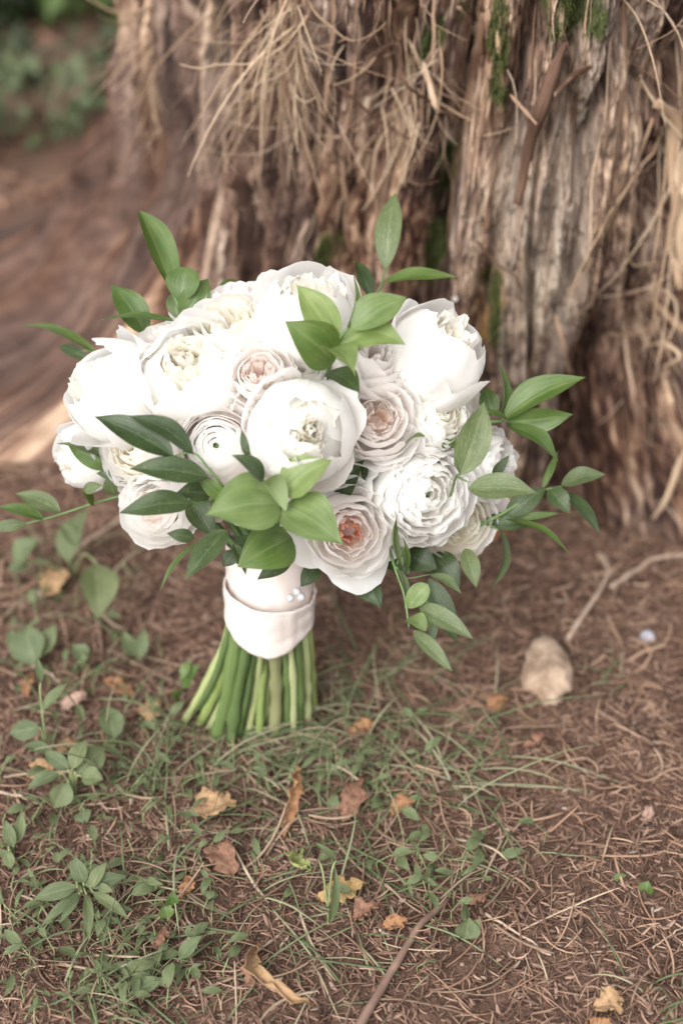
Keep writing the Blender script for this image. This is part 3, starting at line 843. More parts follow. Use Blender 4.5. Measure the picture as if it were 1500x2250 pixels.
WH = ('white', 'white', 'cream', 'cream'); CR = ('white', 'cream', 'cream', 'cream'); IV = ('white', 'white', 'ivory', 'ivory')
BL = ('blush', 'blush', 'pink', 'pink'); BB = ('white', 'blush', 'blush', 'pink'); EM = ('white', 'blush', 'blush', 'ember', 'peach'); PC = ('white', 'white', 'blush', 'peach'); RN = ('blush', 'white', 'ivory', 'ivory')
for k, a in enumerate((
    ('peony', 655, 948, 136, 'peony_shut', WH, (.22, -.02, 1), -.012, 'large white peony with cupped petals half open'),
    ('ranunculus', 478, 985, 98, 'ranunculus', RN, (.0, .12, 1), -.016, 'ranunculus with tight rings of petals and a green heart'),
    ('peony', 425, 840, 136, 'peony', WH, (-.12, .42, 1), .004, None),
    ('peony', 276, 872, 128, 'peony', WH, (-.85, .35, .7), .0, None),
    ('garden_rose', 570, 828, 84, 'rose', BL, (.0, .25, 1), -.012, 'small shell pink garden rose'),
    ('garden_rose', 828, 925, 110, 'rose', ('white', 'blush', 'blush', 'peach'), (.10, .10, 1), .0, None),
    ('garden_rose', 765, 1165, 112, 'rose_open', EM, (.10, -.12, 1), -.004, 'blush garden rose with an orange red heart'),
    ('ranunculus', 922, 1080, 132, 'frilly', IV, (.42, -.15, 1), .006, 'large white ranunculus with frilled petals'),
    ('garden_rose', 1000, 1135, 104, 'rose_open', CR, (.30, -.32, 1), .016, None),
    ('ranunculus', 1068, 1015, 92, 'frilly', IV, (.85, .0, .7), .012, None),
    ('ranunculus', 948, 915, 106, 'frilly', CR, (.55, .30, .9), .006, None),
    ('peony', 936, 800, 128, 'peony', WH, (.62, .62, .6), .0, None),
    ('peony', 672, 722, 130, 'peony', WH, (.05, .80, .75), .0, None),
    ('garden_rose', 510, 732, 108, 'rose', CR, (-.18, .62, .8), .0, None),
    ('garden_rose', 525, 672, 84, 'rose', ('blush', 'blush', 'blush', 'pink'), (-.15, .9, .4), .012, None),
    ('garden_rose', 362, 775, 92, 'rose', ('blush', 'blush', 'blush', 'pink'), (-.35, .75, .6), .004, None),
    ('garden_rose', 352, 1112, 98, 'rose', PC, (-.35, -.12, 1), .002, 'white garden rose with a peach heart low in the bouquet'),
    ('ranunculus', 312, 985, 110, 'frilly', CR, (-.5, .0, .9), .012, None),
    ('garden_rose', 812, 795, 112, 'rose', ('blush', 'blush', 'blush', 'pink'), (.25, .55, .8), .0, None),
    ('peony', 208, 995, 84, 'peony', WH, (-.9, -.3, .6), .024, None),
    ('flower_bud', 390, 688, 22, 'bud', WH, (-.2, .9, .4), .02, None),
    ('garden_rose', 1005, 880, 74, 'rose', WH, (.8, .3, .5), .022, None),
    ('garden_rose', 565, 1085, 84, 'rose', WH, (-.1, -.3, .9), .008, None),
    ('garden_rose', 655, 815, 84, 'rose', WH, (0, .4, .9), .012, None),
    ('garden_rose', 740, 780, 80, 'rose', BB, (.1, .5, .8), .012, None),
    ('garden_rose', 880, 985, 70, 'rose', BB, (.2, .1, .9), .02, None),
    ('garden_rose', 440, 1090, 74, 'rose', WH, (-.2, -.3, .9), .022, None),
    ('garden_rose', 860, 860, 76, 'rose', BB, (.2, .4, .9), .016, None))):
    flower(a[0], a[1], a[2], a[3], a[4], a[5], a[6], a[7], k, a[8])


# ---- handle: stems and ribbon
def stem_mat():
    t = NT('flower_stem')
    uv = t.add('UVMap').outputs[0]; sep = t.add('SeparateXYZ', {0: uv})
    oi = t.add('ObjectInfo').outputs['Random']
    c = t.ramp(oi, [(0, (0.055, 0.09, 0.03)), (.3, (0.12, 0.175, 0.055)), (.55, (0.22, 0.275, 0.085)), (.8, (0.36, 0.39, 0.20)), (1, (0.17, 0.17, 0.085))])
    n = t.add('TexNoise', {'Vector': t.add('Mapping', {'Vector': uv, 'Scale': (11, 2.2, 1)}).outputs[0], 'Scale': 1.5, 'Detail': 5.0}).outputs[0]
    c = t.mix(0.7, c, t.ramp(n, [(0.3, (0.5, 0.52, 0.45)), (0.5, (1, 1, 1)), (0.7, (1.45, 1.4, 1.5))]), 'MULTIPLY')
    c = t.mix(t.math('GREATER_THAN', sep.outputs[1], 0.985), c, (0.50, 0.52, 0.28))
    t.set(Base_Color=c, Roughness=0.5, Specular_IOR_Level=0.4); t.bump(n, .3, .002)
    return t.m


M['stem'] = stem_mat()
r3 = np.random.default_rng(3)
for (bx, by, tx_, w_, dt) in ((418, 1572, 500, 24, 0), (440, 1590, 512, 26, .004), (475, 1620, 520, 34, -.010), (508, 1632, 545, 26, -.012), (450, 1560, 520, 20, .012), (490, 1605, 555, 24, .008),
                              (545, 1612, 575, 24, -.006), (570, 1618, 585, 26, .010), (603, 1610, 602, 28, -.010), (632, 1600, 625, 22, -.008), (655, 1596, 650, 26, -.002), (675, 1585, 668, 24, .008),
                              (430, 1545, 505, 18, .016), (405, 1585, 498, 18, .006), (462, 1600, 530, 20, -.004), (522, 1622, 560, 20, -.004), (645, 1612, 636, 18, -.012), (620, 1590, 640, 24, .012), (585, 1590, 600, 22, .016), (530, 1595, 590, 24, .018), (665, 1560, 665, 22, .02), (470, 1560, 550, 22, .022), (690, 1560, 680, 16, .016)):
    b = G(bx, by, 0.004)
    mid = P(tx_, 1400, 1.062 + dt)
    top = P(590 + (tx_ - 590) * .8, 1290, 1.05 + dt)
    C = spline([top, mid, (mid * .45 + b * .55) + r3.normal(size=3) * .0022, b], 16)
    rr = w_ / 2 / FPX * .98
    rd = np.full(16, rr) * (1 + .07 * r3.normal(size=16)); rd[-1] *= 1.05
    nd = r3.integers(7, 14); rd[nd] *= 1.35; rd *= r3.uniform(.75, 1.1)
    link('stem', capped_tube('stem', C - BQ, rd, 10), M['stem'], bouquet)

t = NT('satin_ribbon')
co = t.add('TexCoord').outputs['Object']
n = t.add('TexNoise', {'Vector': co, 'Scale': 900.0, 'Detail': 2.0}).outputs[0]
n2 = t.add('TexNoise', {'Vector': t.add('Mapping', {'Vector': co, 'Scale': (1, 1, .35)}).outputs[0], 'Scale': 45.0, 'Detail': 3.0}).outputs[0]
t.set(Base_Color=t.mix(n2, (0.66, 0.575, 0.535), (0.73, 0.655, 0.615)), Roughness=0.5, Specular_IOR_Level=0.35, Sheen_Weight=0.15)
t.bump(t.math('ADD', t.math('MULTIPLY', n, .15), n2), .35, .004)
M['satin'] = t.m


def ribbon_layer(name, ytop, ybot, wpx, vdrop, seed, roll=0.0):
    """a wrap round the stems; ytop and ybot pixel rows on the handle axis; vdrop = how far the front of the hem hangs lower"""
    c0 = P(594, ytop, 1.045); c1 = P(591, ybot, 1.062)
    ax = nrm(c1 - c0); L = np.linalg.norm(c1 - c0)
    toC = nrm(-FWD - np.dot(-FWD, ax) * ax); rt = nrm(np.cross(ax, toC))
    nu, nv = 72, 26
    th = np.linspace(0, 2 * math.pi, nu + 1)[:-1][:, None]; v = np.linspace(0, 1, nv)[None, :]
    R0 = wpx / 2 / FPX * 1.05
    fx = np.cos(th)                                     # 1 at the side facing the camera
    hem = L * (1 + vdrop * (np.clip(1 - np.abs(np.arctan2(np.sin(th + .05), np.cos(th + .05))) / 1.35, -0.4, 1)))
    R = R0 * (1 + .035 * noise(np.cos(th) * 2.2 + seed, np.sin(th) * 2.2 + v * 1.5, seed) + .022 * noise(np.cos(th) * 6 + v * 1.2, np.sin(th) * 6 + seed, seed + 3) - .03 * v
              + .030 * noise(th * 1.1 + v * 2.2 + seed, v * 3.4 - th * .5, seed + 5) + .016 * np.sin(v * 7 + 2.2 * np.sin(th + seed)) * (.4 + .6 * noise(th * 2, v * 2 + seed, 6)))
    R = R + roll * R0 * np.exp(-(v / .07) ** 2)
    tilt = (-0.16 * R0 * np.cos(th) - .05 * R0 * np.sin(th)) * (1 - v) if roll else 0 * th
    V = c0 + ax * (hem * v + tilt)[..., None] + (R * np.cos(th))[..., None] * toC + (R * np.sin(th))[..., None] * rt
    o = link(name, raw_mesh(name, (V - BQ).reshape(-1, 3), grid_faces(nu, nv, True)), M['satin'], bouquet)
    m = o.modifiers.new('thickness', 'SOLIDIFY'); m.thickness = 0.0012; m.offset = 1
    return o


wrap = ribbon_layer('ribbon_wrap', 1190, 1322, 188, .0, 2)
cuff = ribbon_layer('ribbon_cuff', 1290, 1352, 195, .52, 7, .014)
M['pearl'] = simple('pearl', (0.46, 0.46, 0.48), (0.58, 0.57, 0.58), 400, 0.15, spec=0.8)
for (px, py) in ((638, 1314), (662, 1312), (653, 1300)):
    c = P(px, py, 1.0085)
    th = np.linspace(0, math.pi, 9)[None, :]; az = np.linspace(0, 2 * math.pi, 15)[:-1][:, None]
    rp = .0030
    Vp = np.stack([np.sin(th) * np.cos(az), np.sin(th) * np.sin(az), np.cos(th) + 0 * az], -1) * rp
    link('pearl_pin', raw_mesh('pearl_pin', (Vp + c - BQ).reshape(-1, 3), grid_faces(14, 9, True)), M['pearl'], cuff)


# ---- greenery
def leaf_mesh(b, tip, wd, n, fold=0.25, bulge=0.10, curl=0.0, twist=0.0, shape=0.42, nu=9, nv=17, sway=0.0, acum=0.12):
    b = np.asarray(b, float); tip = np.asarray(tip, float)
    d = tip - b; L = np.linalg.norm(d); d = d / L
    s = nrm(np.cross(d, n)); n = nrm(np.cross(s, d))
    v = np.linspace(0, 1, nv)[None, :]; u = np.linspace(-1, 1, nu)[:, None]
    p = shape
    e1 = 0.75; e2 = e1 * (1 - p) / p
    wv = (v ** e1 * (1 - v) ** e2) / (p ** e1 * (1 - p) ** e2)
    wv = wv * (1 - acum * sstep(.7, 1, v)) + 0.012 * (1 - v)
    tw = twist * (v - .3)
    S = s * np.cos(tw)[..., None] + n * np.sin(tw)[..., None]; N = n * np.cos(tw)[..., None] - s * np.sin(tw)[..., None]
    hw = wd / 2 * wv
    cz = L * (bulge * np.sin(math.pi * v) + curl * v ** 3)
    mid = b + d * (L * v)[..., None] + n * cz[..., None] + s * (sway * L * np.sin(math.pi * v))[..., None]
    rip = 0.03 * wd * np.sin(v * 9 + L * 900) * np.abs(u) ** 2
    V = mid + S * (u * hw * np.cos(fold * np.abs(u)))[..., None] + N * (hw * np.abs(u) ** 1.4 * math.sin(fold) + rip)[..., None]
    UV = np.stack([(u + 1) / 2 + 0 * v, v + 0 * u], -1)
    return V.reshape(-1, 3), grid_faces(nu, nv), UV.reshape(-1, 2)


TOCAM = -FWD


def sprig(stems, leaves, mat='leaf_mid', label=None, smat=None):
    """stems: list of (list of (px,py,depth), radius). leaves: (bx,by,tx,ty,wpx,depth_base,depth_tip, opts)"""
    Cs = []
    root = None
    for pts, rad in stems:
        C = spline([P(*p) for p in pts], 14)
        me = capped_tube('sprig_stem', C - BQ, np.linspace(rad, rad * .55, 14), 6)
        if root is None:
            root = link('leafy_sprig', me, M['calyx'], bouquet)
            if label: root['label'] = label
        else:
            link('stem', me, M['calyx'], root)
    for lf in leaves:
        bx, by, tx, ty, wp, db, dt = lf[:7]; o = dict(lf[7]) if len(lf) > 7 else {}
        m = o.pop('mat', mat); face = o.pop('face', (0, 0.15, 1))
        wd = wp / FPX * (db + dt) / 2
        V, F, UV = leaf_mesh(P(bx, by, db), P(tx, ty, dt), wd * 1.06, camvec(*face), **o)
        link('leaf', raw_mesh('leaf', V - BQ, F, True, UV), M[m], root)
    return root


B, Dk, Mi, Gy = dict(mat='leaf_bright'), dict(mat='leaf_dark'), dict(mat='leaf_mid'), dict(mat='leaf_grey')


def O(base, **k): d = dict(base); d.update(k); return d


# bright sprig over the top middle
sprig([([(712, 850, .955), (728, 790, .915), (745, 745, .900), (765, 722, .893)], .0016)], [
    (737, 752, 652, 625, 82, .900, .895, O(B, face=(.2, .3, 1), bulge=.06)),
    (733, 795, 627, 706, 104, .908, .885, O(Mi, face=(-.1, .2, 1), bulge=.14, fold=.3)),
    (760, 728, 775, 600, 34, .897, .905, O(B, face=(.9, 0, .45), fold=.5)),
    (772, 722, 894, 655, 84, .894, .900, O(B, face=(-.2, .4, 1), bulge=.10)),
    (742, 762, 890, 756, 96, .903, .892, O(B, face=(.1, .5, 1), bulge=.12, sway=-.16)),
    (712, 768, 780, 828, 88, .892, .872, O(B, face=(.3, .8, .6), bulge=.22, shape=.34, mat='leaf_bright')),
    (722, 815, 790, 863, 62, .915, .895, O(Dk, face=(0, .6, .6)))], label='bright green sprig of broad pointed leaves')
# bright rosette low in front
sprig([([(600, 1190, .945), (612, 1140, .905), (616, 1108, .888)], .0022)], [
    (614, 1106, 450, 1133, 140, .886, .868, O(B, face=(-.1, .45, 1), bulge=.12, fold=.18, shape=.38)),
    (622, 1110, 755, 1200, 116, .886, .872, O(B, face=(.15, .5, 1), bulge=.12, fold=.18, shape=.36)),
    (618, 1085, 728, 1010, 92, .884, .880, O(B, face=(-.1, .5, 1), bulge=.12, shape=.40)),
    (628, 1122, 560, 1075, 58, .876, .852, O(B, face=(-.5, .9, .35), bulge=.35, fold=.5)),
    (640, 1180, 522, 1245, 112, .915, .890, O(Mi, face=(.1, .2, 1), bulge=.12, shape=.42)),
    (598, 1085, 585, 1060, 20, .886, .886, O(B))], label='bright green rosette of broad rounded leaves low in front')
# top left
sprig([([(440, 770, .995), (405, 700, .985), (390, 665, .985), (372, 630, .99)], .0016)], [
    (380, 645, 306, 462, 80, .988, 1.01, O(Mi, face=(.5, .2, .8), fold=.6, bulge=.04, shape=.5)),
    (397, 662, 412, 586, 74, .984, .985, O(Mi, face=(.0, .5, .8), shape=.55, acum=0)),
    (402, 705, 458, 612, 62, .985, .99, O(B, face=(.3, .4, .9), mat='leaf_mid')),
    (390, 700, 380, 640, 36, .99, 1.0, O(Gy)),
    (322, 735, 246, 625, 66, .985, .995, O(Mi, face=(.3, .3, 1))),
    (385, 706, 222, 702, 36, .97, .975, O(Mi, face=(.1, .9, .5), bulge=.05)),
    (480, 640, 520, 615, 22, 1.01, 1.02, O(Mi))], label='sprig of upright mid green leaves at the upper rim')
# far left, blurred
sprig([([(260, 800, 1.03), (215, 775, 1.045), (180, 770, 1.05)], .0009)], [
    (213, 778, 45, 716, 34, 1.045, 1.07, O(Mi, face=(0, .9, .5), bulge=.10)), (195, 790, 130, 760, 26, 1.05, 1.07, O(Dk))])
# top right behind
sprig([([(800, 720, 1.01), (822, 660, 1.02), (838, 625, 1.025), (846, 588, 1.03)], .0014)], [
    (846, 592, 868, 425, 56, 1.03, 1.045, O(Gy, face=(-.2, .1, 1), shape=.45)),
    (842, 618, 1004, 610, 48, 1.025, 1.01, O(Mi, face=(0, .7, .7), bulge=.06)),
    (812, 655, 780, 572, 36, 1.022, 1.04, O(Mi, mat='leaf_dark', face=(.4, 0, 1)))], label='slender sprig of three leaves standing above the dome')
# right cluster
sprig([([(1010, 960, 1.0), (1070, 930, .975), (1105, 925, .965)], .0018)], [
    (1098, 918, 1092, 795, 40, .968, .98, O(B, face=(.8, .1, .5), fold=.5, mat='leaf_mid')),
    (1106, 920, 1286, 830, 78, .965, .96, O(Dk, face=(-.3, .5, .8), bulge=.10, mat='leaf_mid', fold=.5)),
    (1112, 926, 1258, 911, 58, .963, .955, O(Mi, face=(.1, -.4, 1), bulge=.05)),
    (1108, 930, 1226, 1013, 56, .962, .955, O(Mi, face=(.3, .6, .7), bulge=.14)),
    (1122, 935, 1058, 905, 34, .96, .945, O(Mi, face=(0, .8, .6))),
    (1080, 915, 1065, 850, 44, .985, .99, O(Mi))], label='sprig of glossy green leaves pointing to the right')
sprig([([(985, 1110, .975), (1000, 1050, .935), (1010, 1042, .925)], .0011), ([(1000, 1046, .935), (1030, 1060, .915)], .0007)], [
    (1010, 1044, 1064, 882, 74, .922, .925, O(Gy, face=(.25, .1, 1), bulge=.08)),
    (1028, 1074, 1178, 1082, 64, .915, .905, O(Gy, face=(-.1, .5, 1), bulge=.10)),
    (990, 985, 985, 955, 40, .95, .945, O(Mi)), (1082, 1048, 1118, 1000, 22, .95, .945, O(Dk)), (890, 975, 935, 958, 34, .93, .92, O(Mi, face=(0, .8, .4)))],
      label='two grey green leaves crossing the frilled flowers')
# right trailing vine
sprig([([(1040, 1160, 1.0), (1100, 1130, .995), (1180, 1082, 1.0), (1235, 1068, 1.005)], .0015), ([(1090, 1135, .998), (1130, 1150, 1.0)], .0007), ([(1070, 1150, .998), (1095, 1165, .995)], .0007)], [
    (1232, 1064, 1330, 1042, 46, 1.005, 1.0, O(Dk, face=(0, .6, .8), mat='leaf_grey')),
    (1205, 1072, 1252, 1128, 44, 1.003, .995, O(Dk)),
    (1238, 1082, 1316, 1175, 40, 1.005, .985, O(Dk, face=(.4, .4, .8), bulge=.08)),
    (1190, 1075, 1225, 990, 16, 1.0, 1.01, O(Mi)),
    (1110, 1140, 1252, 1216, 32, .998, .98, O(Dk, face=(.3, .8, .5), mat='leaf_mid', bulge=.1)),
    (1095, 1160, 1080, 1292, 36, .995, .985, O(Dk, face=(.9, .2, .6), mat='leaf_grey', bulge=.18)),
    (1110, 1132, 1200, 1072, 46, .998, 1.0, O(Dk)),
    (1060, 1145, 1180, 1150, 40, 1.005, 1.0, O(Dk)), (1130, 1140, 1230, 1128, 16, 1.0, .995, O(Mi)),
    (1022, 1205, 1046, 1292, 40, .99, .98, O(Gy))], label='trailing vine with narrow dark leaves at the side')
# hanging spray bottom right
sprig([([(850, 1190, .965), (868, 1250, .945), (888, 1310, .935), (898, 1378, .93)], .0011), ([(870, 1245, .945), (890, 1270, .945), (945, 1262, .95)], .0006), ([(872, 1240, .945), (886, 1200, .935)], .0007)], [
    (884, 1245, 872, 1135, 30, .942, .925, O(Gy, face=(.8, 0, .6), fold=.7, bulge=-.16)),
    (872, 1250, 888, 1338, 26, .944, .935, O(Gy, face=(.8, .1, .6), fold=.6)),
    (890, 1262, 884, 1180, 18, .945, .935, O(Mi, face=(.7, .1, .6))),
    (893, 1335, 940, 1284, 44, .934, .928, O(B, face=(-.1, .2, 1), shape=.6, acum=0)),
    (918, 1328, 1040, 1404, 44, .934, .92, O(Gy, face=(-.2, .5, .9), bulge=.06)),
    (892, 1362, 936, 1386, 44, .930, .92, O(B, face=(.1, .7, .7), shape=.5, acum=0, bulge=.25)),
    (908, 1385, 994, 1476, 34, .93, .915, O(Gy, face=(-.2, .5, .9), bulge=.06)),
    (945, 1262, 1014, 1306, 28, .95, .94, O(Gy, face=(0, .8, .6), bulge=.12)),
    (942, 1270, 1002, 1412, 50, .985, .985, O(Dk)), (930, 1290, 960, 1390, 46, .99, .99, O(Dk, mat='leaf_mid')),
    (890, 1215, 960, 1250, 60, .99, .985, O(Dk)), (950, 1215, 1010, 1290, 60, 1.0, .99, O(Dk)), (850, 1215, 900, 1262, 50, .985, .975, O(Dk)),
    (780, 1270, 835, 1335, 40, .985, .975, O(Dk)), (820, 1270, 838, 1330, 18, .98, .97, O(Dk)), (955, 1350, 945, 1420, 20, .99, .99, O(Dk))],
      label='loose spray of twisted leaves hanging below the flowers')
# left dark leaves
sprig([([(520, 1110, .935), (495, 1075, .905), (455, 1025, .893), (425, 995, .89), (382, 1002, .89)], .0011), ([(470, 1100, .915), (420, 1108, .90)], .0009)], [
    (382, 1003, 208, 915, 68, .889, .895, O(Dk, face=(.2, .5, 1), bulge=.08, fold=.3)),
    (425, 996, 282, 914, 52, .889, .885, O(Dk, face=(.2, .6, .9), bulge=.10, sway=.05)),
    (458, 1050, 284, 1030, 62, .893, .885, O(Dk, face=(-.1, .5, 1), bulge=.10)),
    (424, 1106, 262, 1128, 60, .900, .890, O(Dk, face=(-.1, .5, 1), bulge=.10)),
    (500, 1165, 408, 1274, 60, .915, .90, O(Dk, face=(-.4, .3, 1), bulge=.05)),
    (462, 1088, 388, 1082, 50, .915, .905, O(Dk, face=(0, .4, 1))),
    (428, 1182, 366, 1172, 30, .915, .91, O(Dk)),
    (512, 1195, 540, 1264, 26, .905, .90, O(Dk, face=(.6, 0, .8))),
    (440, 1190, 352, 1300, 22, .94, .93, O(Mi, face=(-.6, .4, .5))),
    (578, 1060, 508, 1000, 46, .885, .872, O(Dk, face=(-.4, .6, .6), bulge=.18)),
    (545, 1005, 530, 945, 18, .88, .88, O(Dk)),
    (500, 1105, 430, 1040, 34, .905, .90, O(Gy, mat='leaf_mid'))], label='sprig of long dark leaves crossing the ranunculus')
# far left leaves and trailing stem
sprig([([(300, 1080, .985), (210, 1105, 1.0), (100, 1140, 1.01), (-20, 1165, 1.02)], .0011)], [
    (250, 1018, 125, 975, 32, .985, .985, O(Dk, mat='leaf_grey', face=(0, .8, .5))), (245, 1030, 148, 975, 46, .988, .99, O(Mi)),
    (290, 1045, 212, 1040, 34, .98, .98, O(Dk)), (250, 1088, 240, 1040, 36, .99, .98, O(Gy)),
    (205, 1112, 178, 1078, 30, .998, .99, O(Mi, face=(.5, .5, .5))), (185, 1078, 225, 1065, 26, .99, .985, O(Gy)),
    (133, 1126, 34, 1085, 46, 1.008, 1.01, O(Gy, face=(.1, .6, .8))), (98, 1142, -5, 1115, 36, 1.01, 1.01, O(Mi, face=(.1, .7, .7))),
    (60, 1152, -30, 1162, 26, 1.013, 1.01, O(Gy))], label='thin trailing stem with small leaves reaching the left edge')
# leaves under the dome, filling the shadows
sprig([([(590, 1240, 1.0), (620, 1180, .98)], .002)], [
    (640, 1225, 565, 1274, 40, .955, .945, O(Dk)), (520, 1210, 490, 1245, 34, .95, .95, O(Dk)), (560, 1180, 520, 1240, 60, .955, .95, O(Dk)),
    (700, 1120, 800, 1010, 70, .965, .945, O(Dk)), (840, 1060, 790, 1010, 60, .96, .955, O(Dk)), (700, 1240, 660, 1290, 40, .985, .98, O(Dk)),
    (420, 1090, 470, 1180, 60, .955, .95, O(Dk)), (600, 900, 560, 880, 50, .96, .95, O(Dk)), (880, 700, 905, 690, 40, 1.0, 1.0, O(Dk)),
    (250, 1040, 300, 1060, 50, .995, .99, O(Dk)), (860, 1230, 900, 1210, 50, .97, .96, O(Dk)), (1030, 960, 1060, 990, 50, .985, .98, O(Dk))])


# ------------------------------------------------------------------ things lying on the ground
def gz(p, lift=0.0):
    return np.array((p[0], p[1], float(ground_z(p[0], p[1])) + lift))


def px_m(px, py):
    """metres per photograph pixel at that place of the ground"""
    g = G(px, py); return float(np.dot(g - CAM, FWD)) / FPX


def dry_mat(name, c1, c2):
    t = NT(name)
    uv = t.add('UVMap').outputs[0]
    n = t.add('TexNoise', {'Vector': t.add('Mapping', {'Vector': uv, 'Scale': (5, 7, 1)}).outputs[0], 'Scale': 1.0, 'Detail': 5.0, 'Roughness': .65}).outputs[0]
    sep = t.add('SeparateXYZ', {0: uv})
    vein = t.math('LESS_THAN', t.math('FRACT', t.math('ADD', t.math('MULTIPLY', sep.outputs[1], 9.0), t.math('MULTIPLY', t.math('ABSOLUTE', t.math('SUBTRACT', sep.outputs[0], .5)), -5.0))), .10)
    c = t.ramp(n, [(.3, c1), (.7, c2)])
    c = t.mix(t.math('MULTIPLY', vein, .22), c, (c1[0] * .6, c1[1] * .6, c1[2] * .6))
    n9 = t.add('TexNoise', {'Vector': t.add('TexCoord').outputs['Object'], 'Scale': 240.0, 'Detail': 4.0}).outputs[0]
    c = t.mix(.75, c, t.ramp(n9, [(.32, (.38, .34, .32)), (.5, (1, 1, 1))]), 'MULTIPLY')
    t.set(Base_Color=c, Roughness=.75, Specular_IOR_Level=.2); t.bump(n9, .6, .002); t.translucent(.15, c)
    return t.m


M['dry_tan'] = dry_mat('dry_leaf_tan', (0.30, 0.185, 0.10), (0.47, 0.31, 0.175))
M['dry_orange'] = dry_mat('dry_leaf_orange', (0.25, 0.125, 0.065), (0.38, 0.21, 0.11))
M['dry_brown'] = dry_mat('dry_leaf_brown', (0.16, 0.085, 0.055), (0.30, 0.165, 0.11))
M['dry_pink'] = dry_mat('dry_leaf_pink', (0.34, 0.215, 0.165), (0.48, 0.335, 0.265))
M['dry_yellow'] = dry_mat('dry_leaf_yellow', (0.34, 0.22, 0.095), (0.46, 0.31, 0.15))
M['limp'] = dry_mat('limp_leaf', (0.24, 0.27, 0.09), (0.36, 0.38, 0.16))

# (centre px, py, length px, width px, angle on the ground, colour, curl, fold, sideways bend, label)
for k, (px, py, lp, wp, an, m, cu, fo, sw, lab) in enumerate((
    (472, 1793, 112, 80, 5, 'dry_tan', .10, .25, .0, 'broad tan dry leaf lying on the litter in front of the stems'),
    (637, 1790, 120, 30, 80, 'dry_orange', .10, .9, .04, 'narrow rolled brown leaf standing up in front of the bouquet stems'),
    (486, 1915, 90, 62, 130, 'dry_brown', .2, .4, .1, 'crumpled brown leaf below the broad tan one'),
    (417, 1975, 48, 38, 60, 'dry_orange', .3, .5, .2, 'small curled orange leaf left of the crumpled brown one'),
    (748, 1968, 110, 62, 15, 'dry_yellow', .15, .35, .05, 'ochre yellow dry leaf beside the limp green pod'),
    (632, 2175, 210, 42, -62, 'dry_tan', .12, .9, .30, 'long tan leaf curled like a hook near the bottom edge'),
    (803, 2025, 66, 48, 20, 'dry_brown', .2, .4, .0, 'reddish brown leaf under the ochre leaf'),
    (868, 2040, 62, 32, 8, 'dry_orange', .2, .5, .1, 'small orange leaf beside the long brown twig'),
    (772, 1778, 90, 56, 70, 'dry_brown', .15, .4, .0, 'dull brown leaf behind the green grass tuft'),
    (882, 1782, 62, 40, 40, 'dry_orange', .2, .4, .1, 'orange tan leaf in the middle of the grass tuft'),
    (797, 1620, 70, 32, 15, 'dry_orange', .15, .4, .0, 'orange chip of leaf right of the bouquet stems'),
    (1092, 1556, 56, 44, 20, 'dry_orange', .15, .4, .0, 'orange brown leaf left of the pale stone'),
    (1332, 2220, 70, 56, 30, 'dry_tan', .25, .45, .1, 'tan folded leaf at the lower right edge'),
    (1320, 2262, 60, 36, -20, 'dry_orange', .25, .45, .1, 'orange leaf tucked under the tan leaf at the lower right edge'),
    (122, 1300, 62, 66, 80, 'dry_tan', .15, .3, .0, 'pale tan leaf under the broad weeds on the left'),
    (96, 1712, 62, 58, 20, 'dry_tan', .15, .3, .0, 'tan leaf under the round weed leaves on the left'),
    (150, 1668, 58, 44, 50, 'dry_tan', .2, .3, .0, 'small tan leaf just above the round weed leaves'),
    (168, 1562, 70, 44, 10, 'dry_pink', .2, .4, .0, 'pinkish dry leaf on the left below the thin twig'),
    (262, 1532, 84, 40, 150, 'dry_orange', .15, .3, .0, 'rust brown leaf left of the stems'),
    (334, 1582, 44, 50, 70, 'dry_tan', .15, .3, .0, 'yellowish tan leaf close to the cut stems on the left'),
    (68, 1512, 46, 26, 80, 'dry_orange', .2, .5, .0, 'small orange leaf by the left edge'),
    (1082, 1192, 66, 48, 10, 'dry_orange', .15, .3, .0, 'orange leaf at the foot of the trunk behind the bouquet'),
    (360, 2080, 50, 26, 80, 'dry_brown', .2, .5, .0, 'thin red brown leaf among the straw'),
    (1040, 1985, 70, 22, 20, 'dry_brown', .1, .5, .0, 'grey brown bark chip at the top of the long twig'),
    (675, 1945, 104, 36, -80, 'limp', .06, .8, .10, 'limp yellow green folded pod standing beside the ochre leaf'),
    (1170, 1640, 50, 22, 20, 'dry_brown', .15, .4, .0, 'small brown leaf below the pale stone'),
    (1420, 1800, 30, 18, 60, 'dry_pink', .15, .4, .0, 'tiny pinkish leaf alone on bare soil at the right'),
    (560, 2150, 60, 40, 70, 'dry_brown', .2, .4, .0, 'brown leaf beside the hook shaped leaf'))):
    g = G(px, py); mm = px_m(px, py); a = R_(an)
    dirv = np.array((math.cos(a), math.sin(a), 0)); up_ = nrm(np.array((r3.normal() * .25, r3.normal() * .25 - .2, 1)))
    fore = math.hypot(math.cos(a), math.sin(a) * math.sin(R_(40)))       # the ground is seen at a slant
    L = .9 * lp * mm / fore; lift = (.003 if m != 'limp' else .009) + r3.uniform(0, .003)
    stand = 0.030 if m in ('limp',) else (.018 if fo > .8 else 0.004)
    c = gz(g, 0)
    b_ = -dirv * L / 2 + np.array((0, 0, lift)); t_ = dirv * L / 2 + np.array((0, 0, lift + stand))
    V, F, UV = leaf_mesh(b_, t_, wp * mm * 1.0, up_, fold=fo, bulge=cu, curl=cu * .5, sway=sw, shape=.5, twist=r3.uniform(-.5, .5))
    V = V + (noise(V[:, 0] * 90 + k, V[:, 1] * 90, 4) * .0034)[:, None] * np.array((0, 0, 1.0))
    eu = np.abs(UV[:, 0] * 2 - 1) ** 2
    V[:, 0] += eu * .0055 * noise(UV[:, 1] * 8 + k * 3.1, UV[:, 0] * 2 + k, 14); V[:, 1] += eu * .0055 * noise(UV[:, 1] * 8 + k * 1.7 + 40, UV[:, 0] * 2 + k, 15)
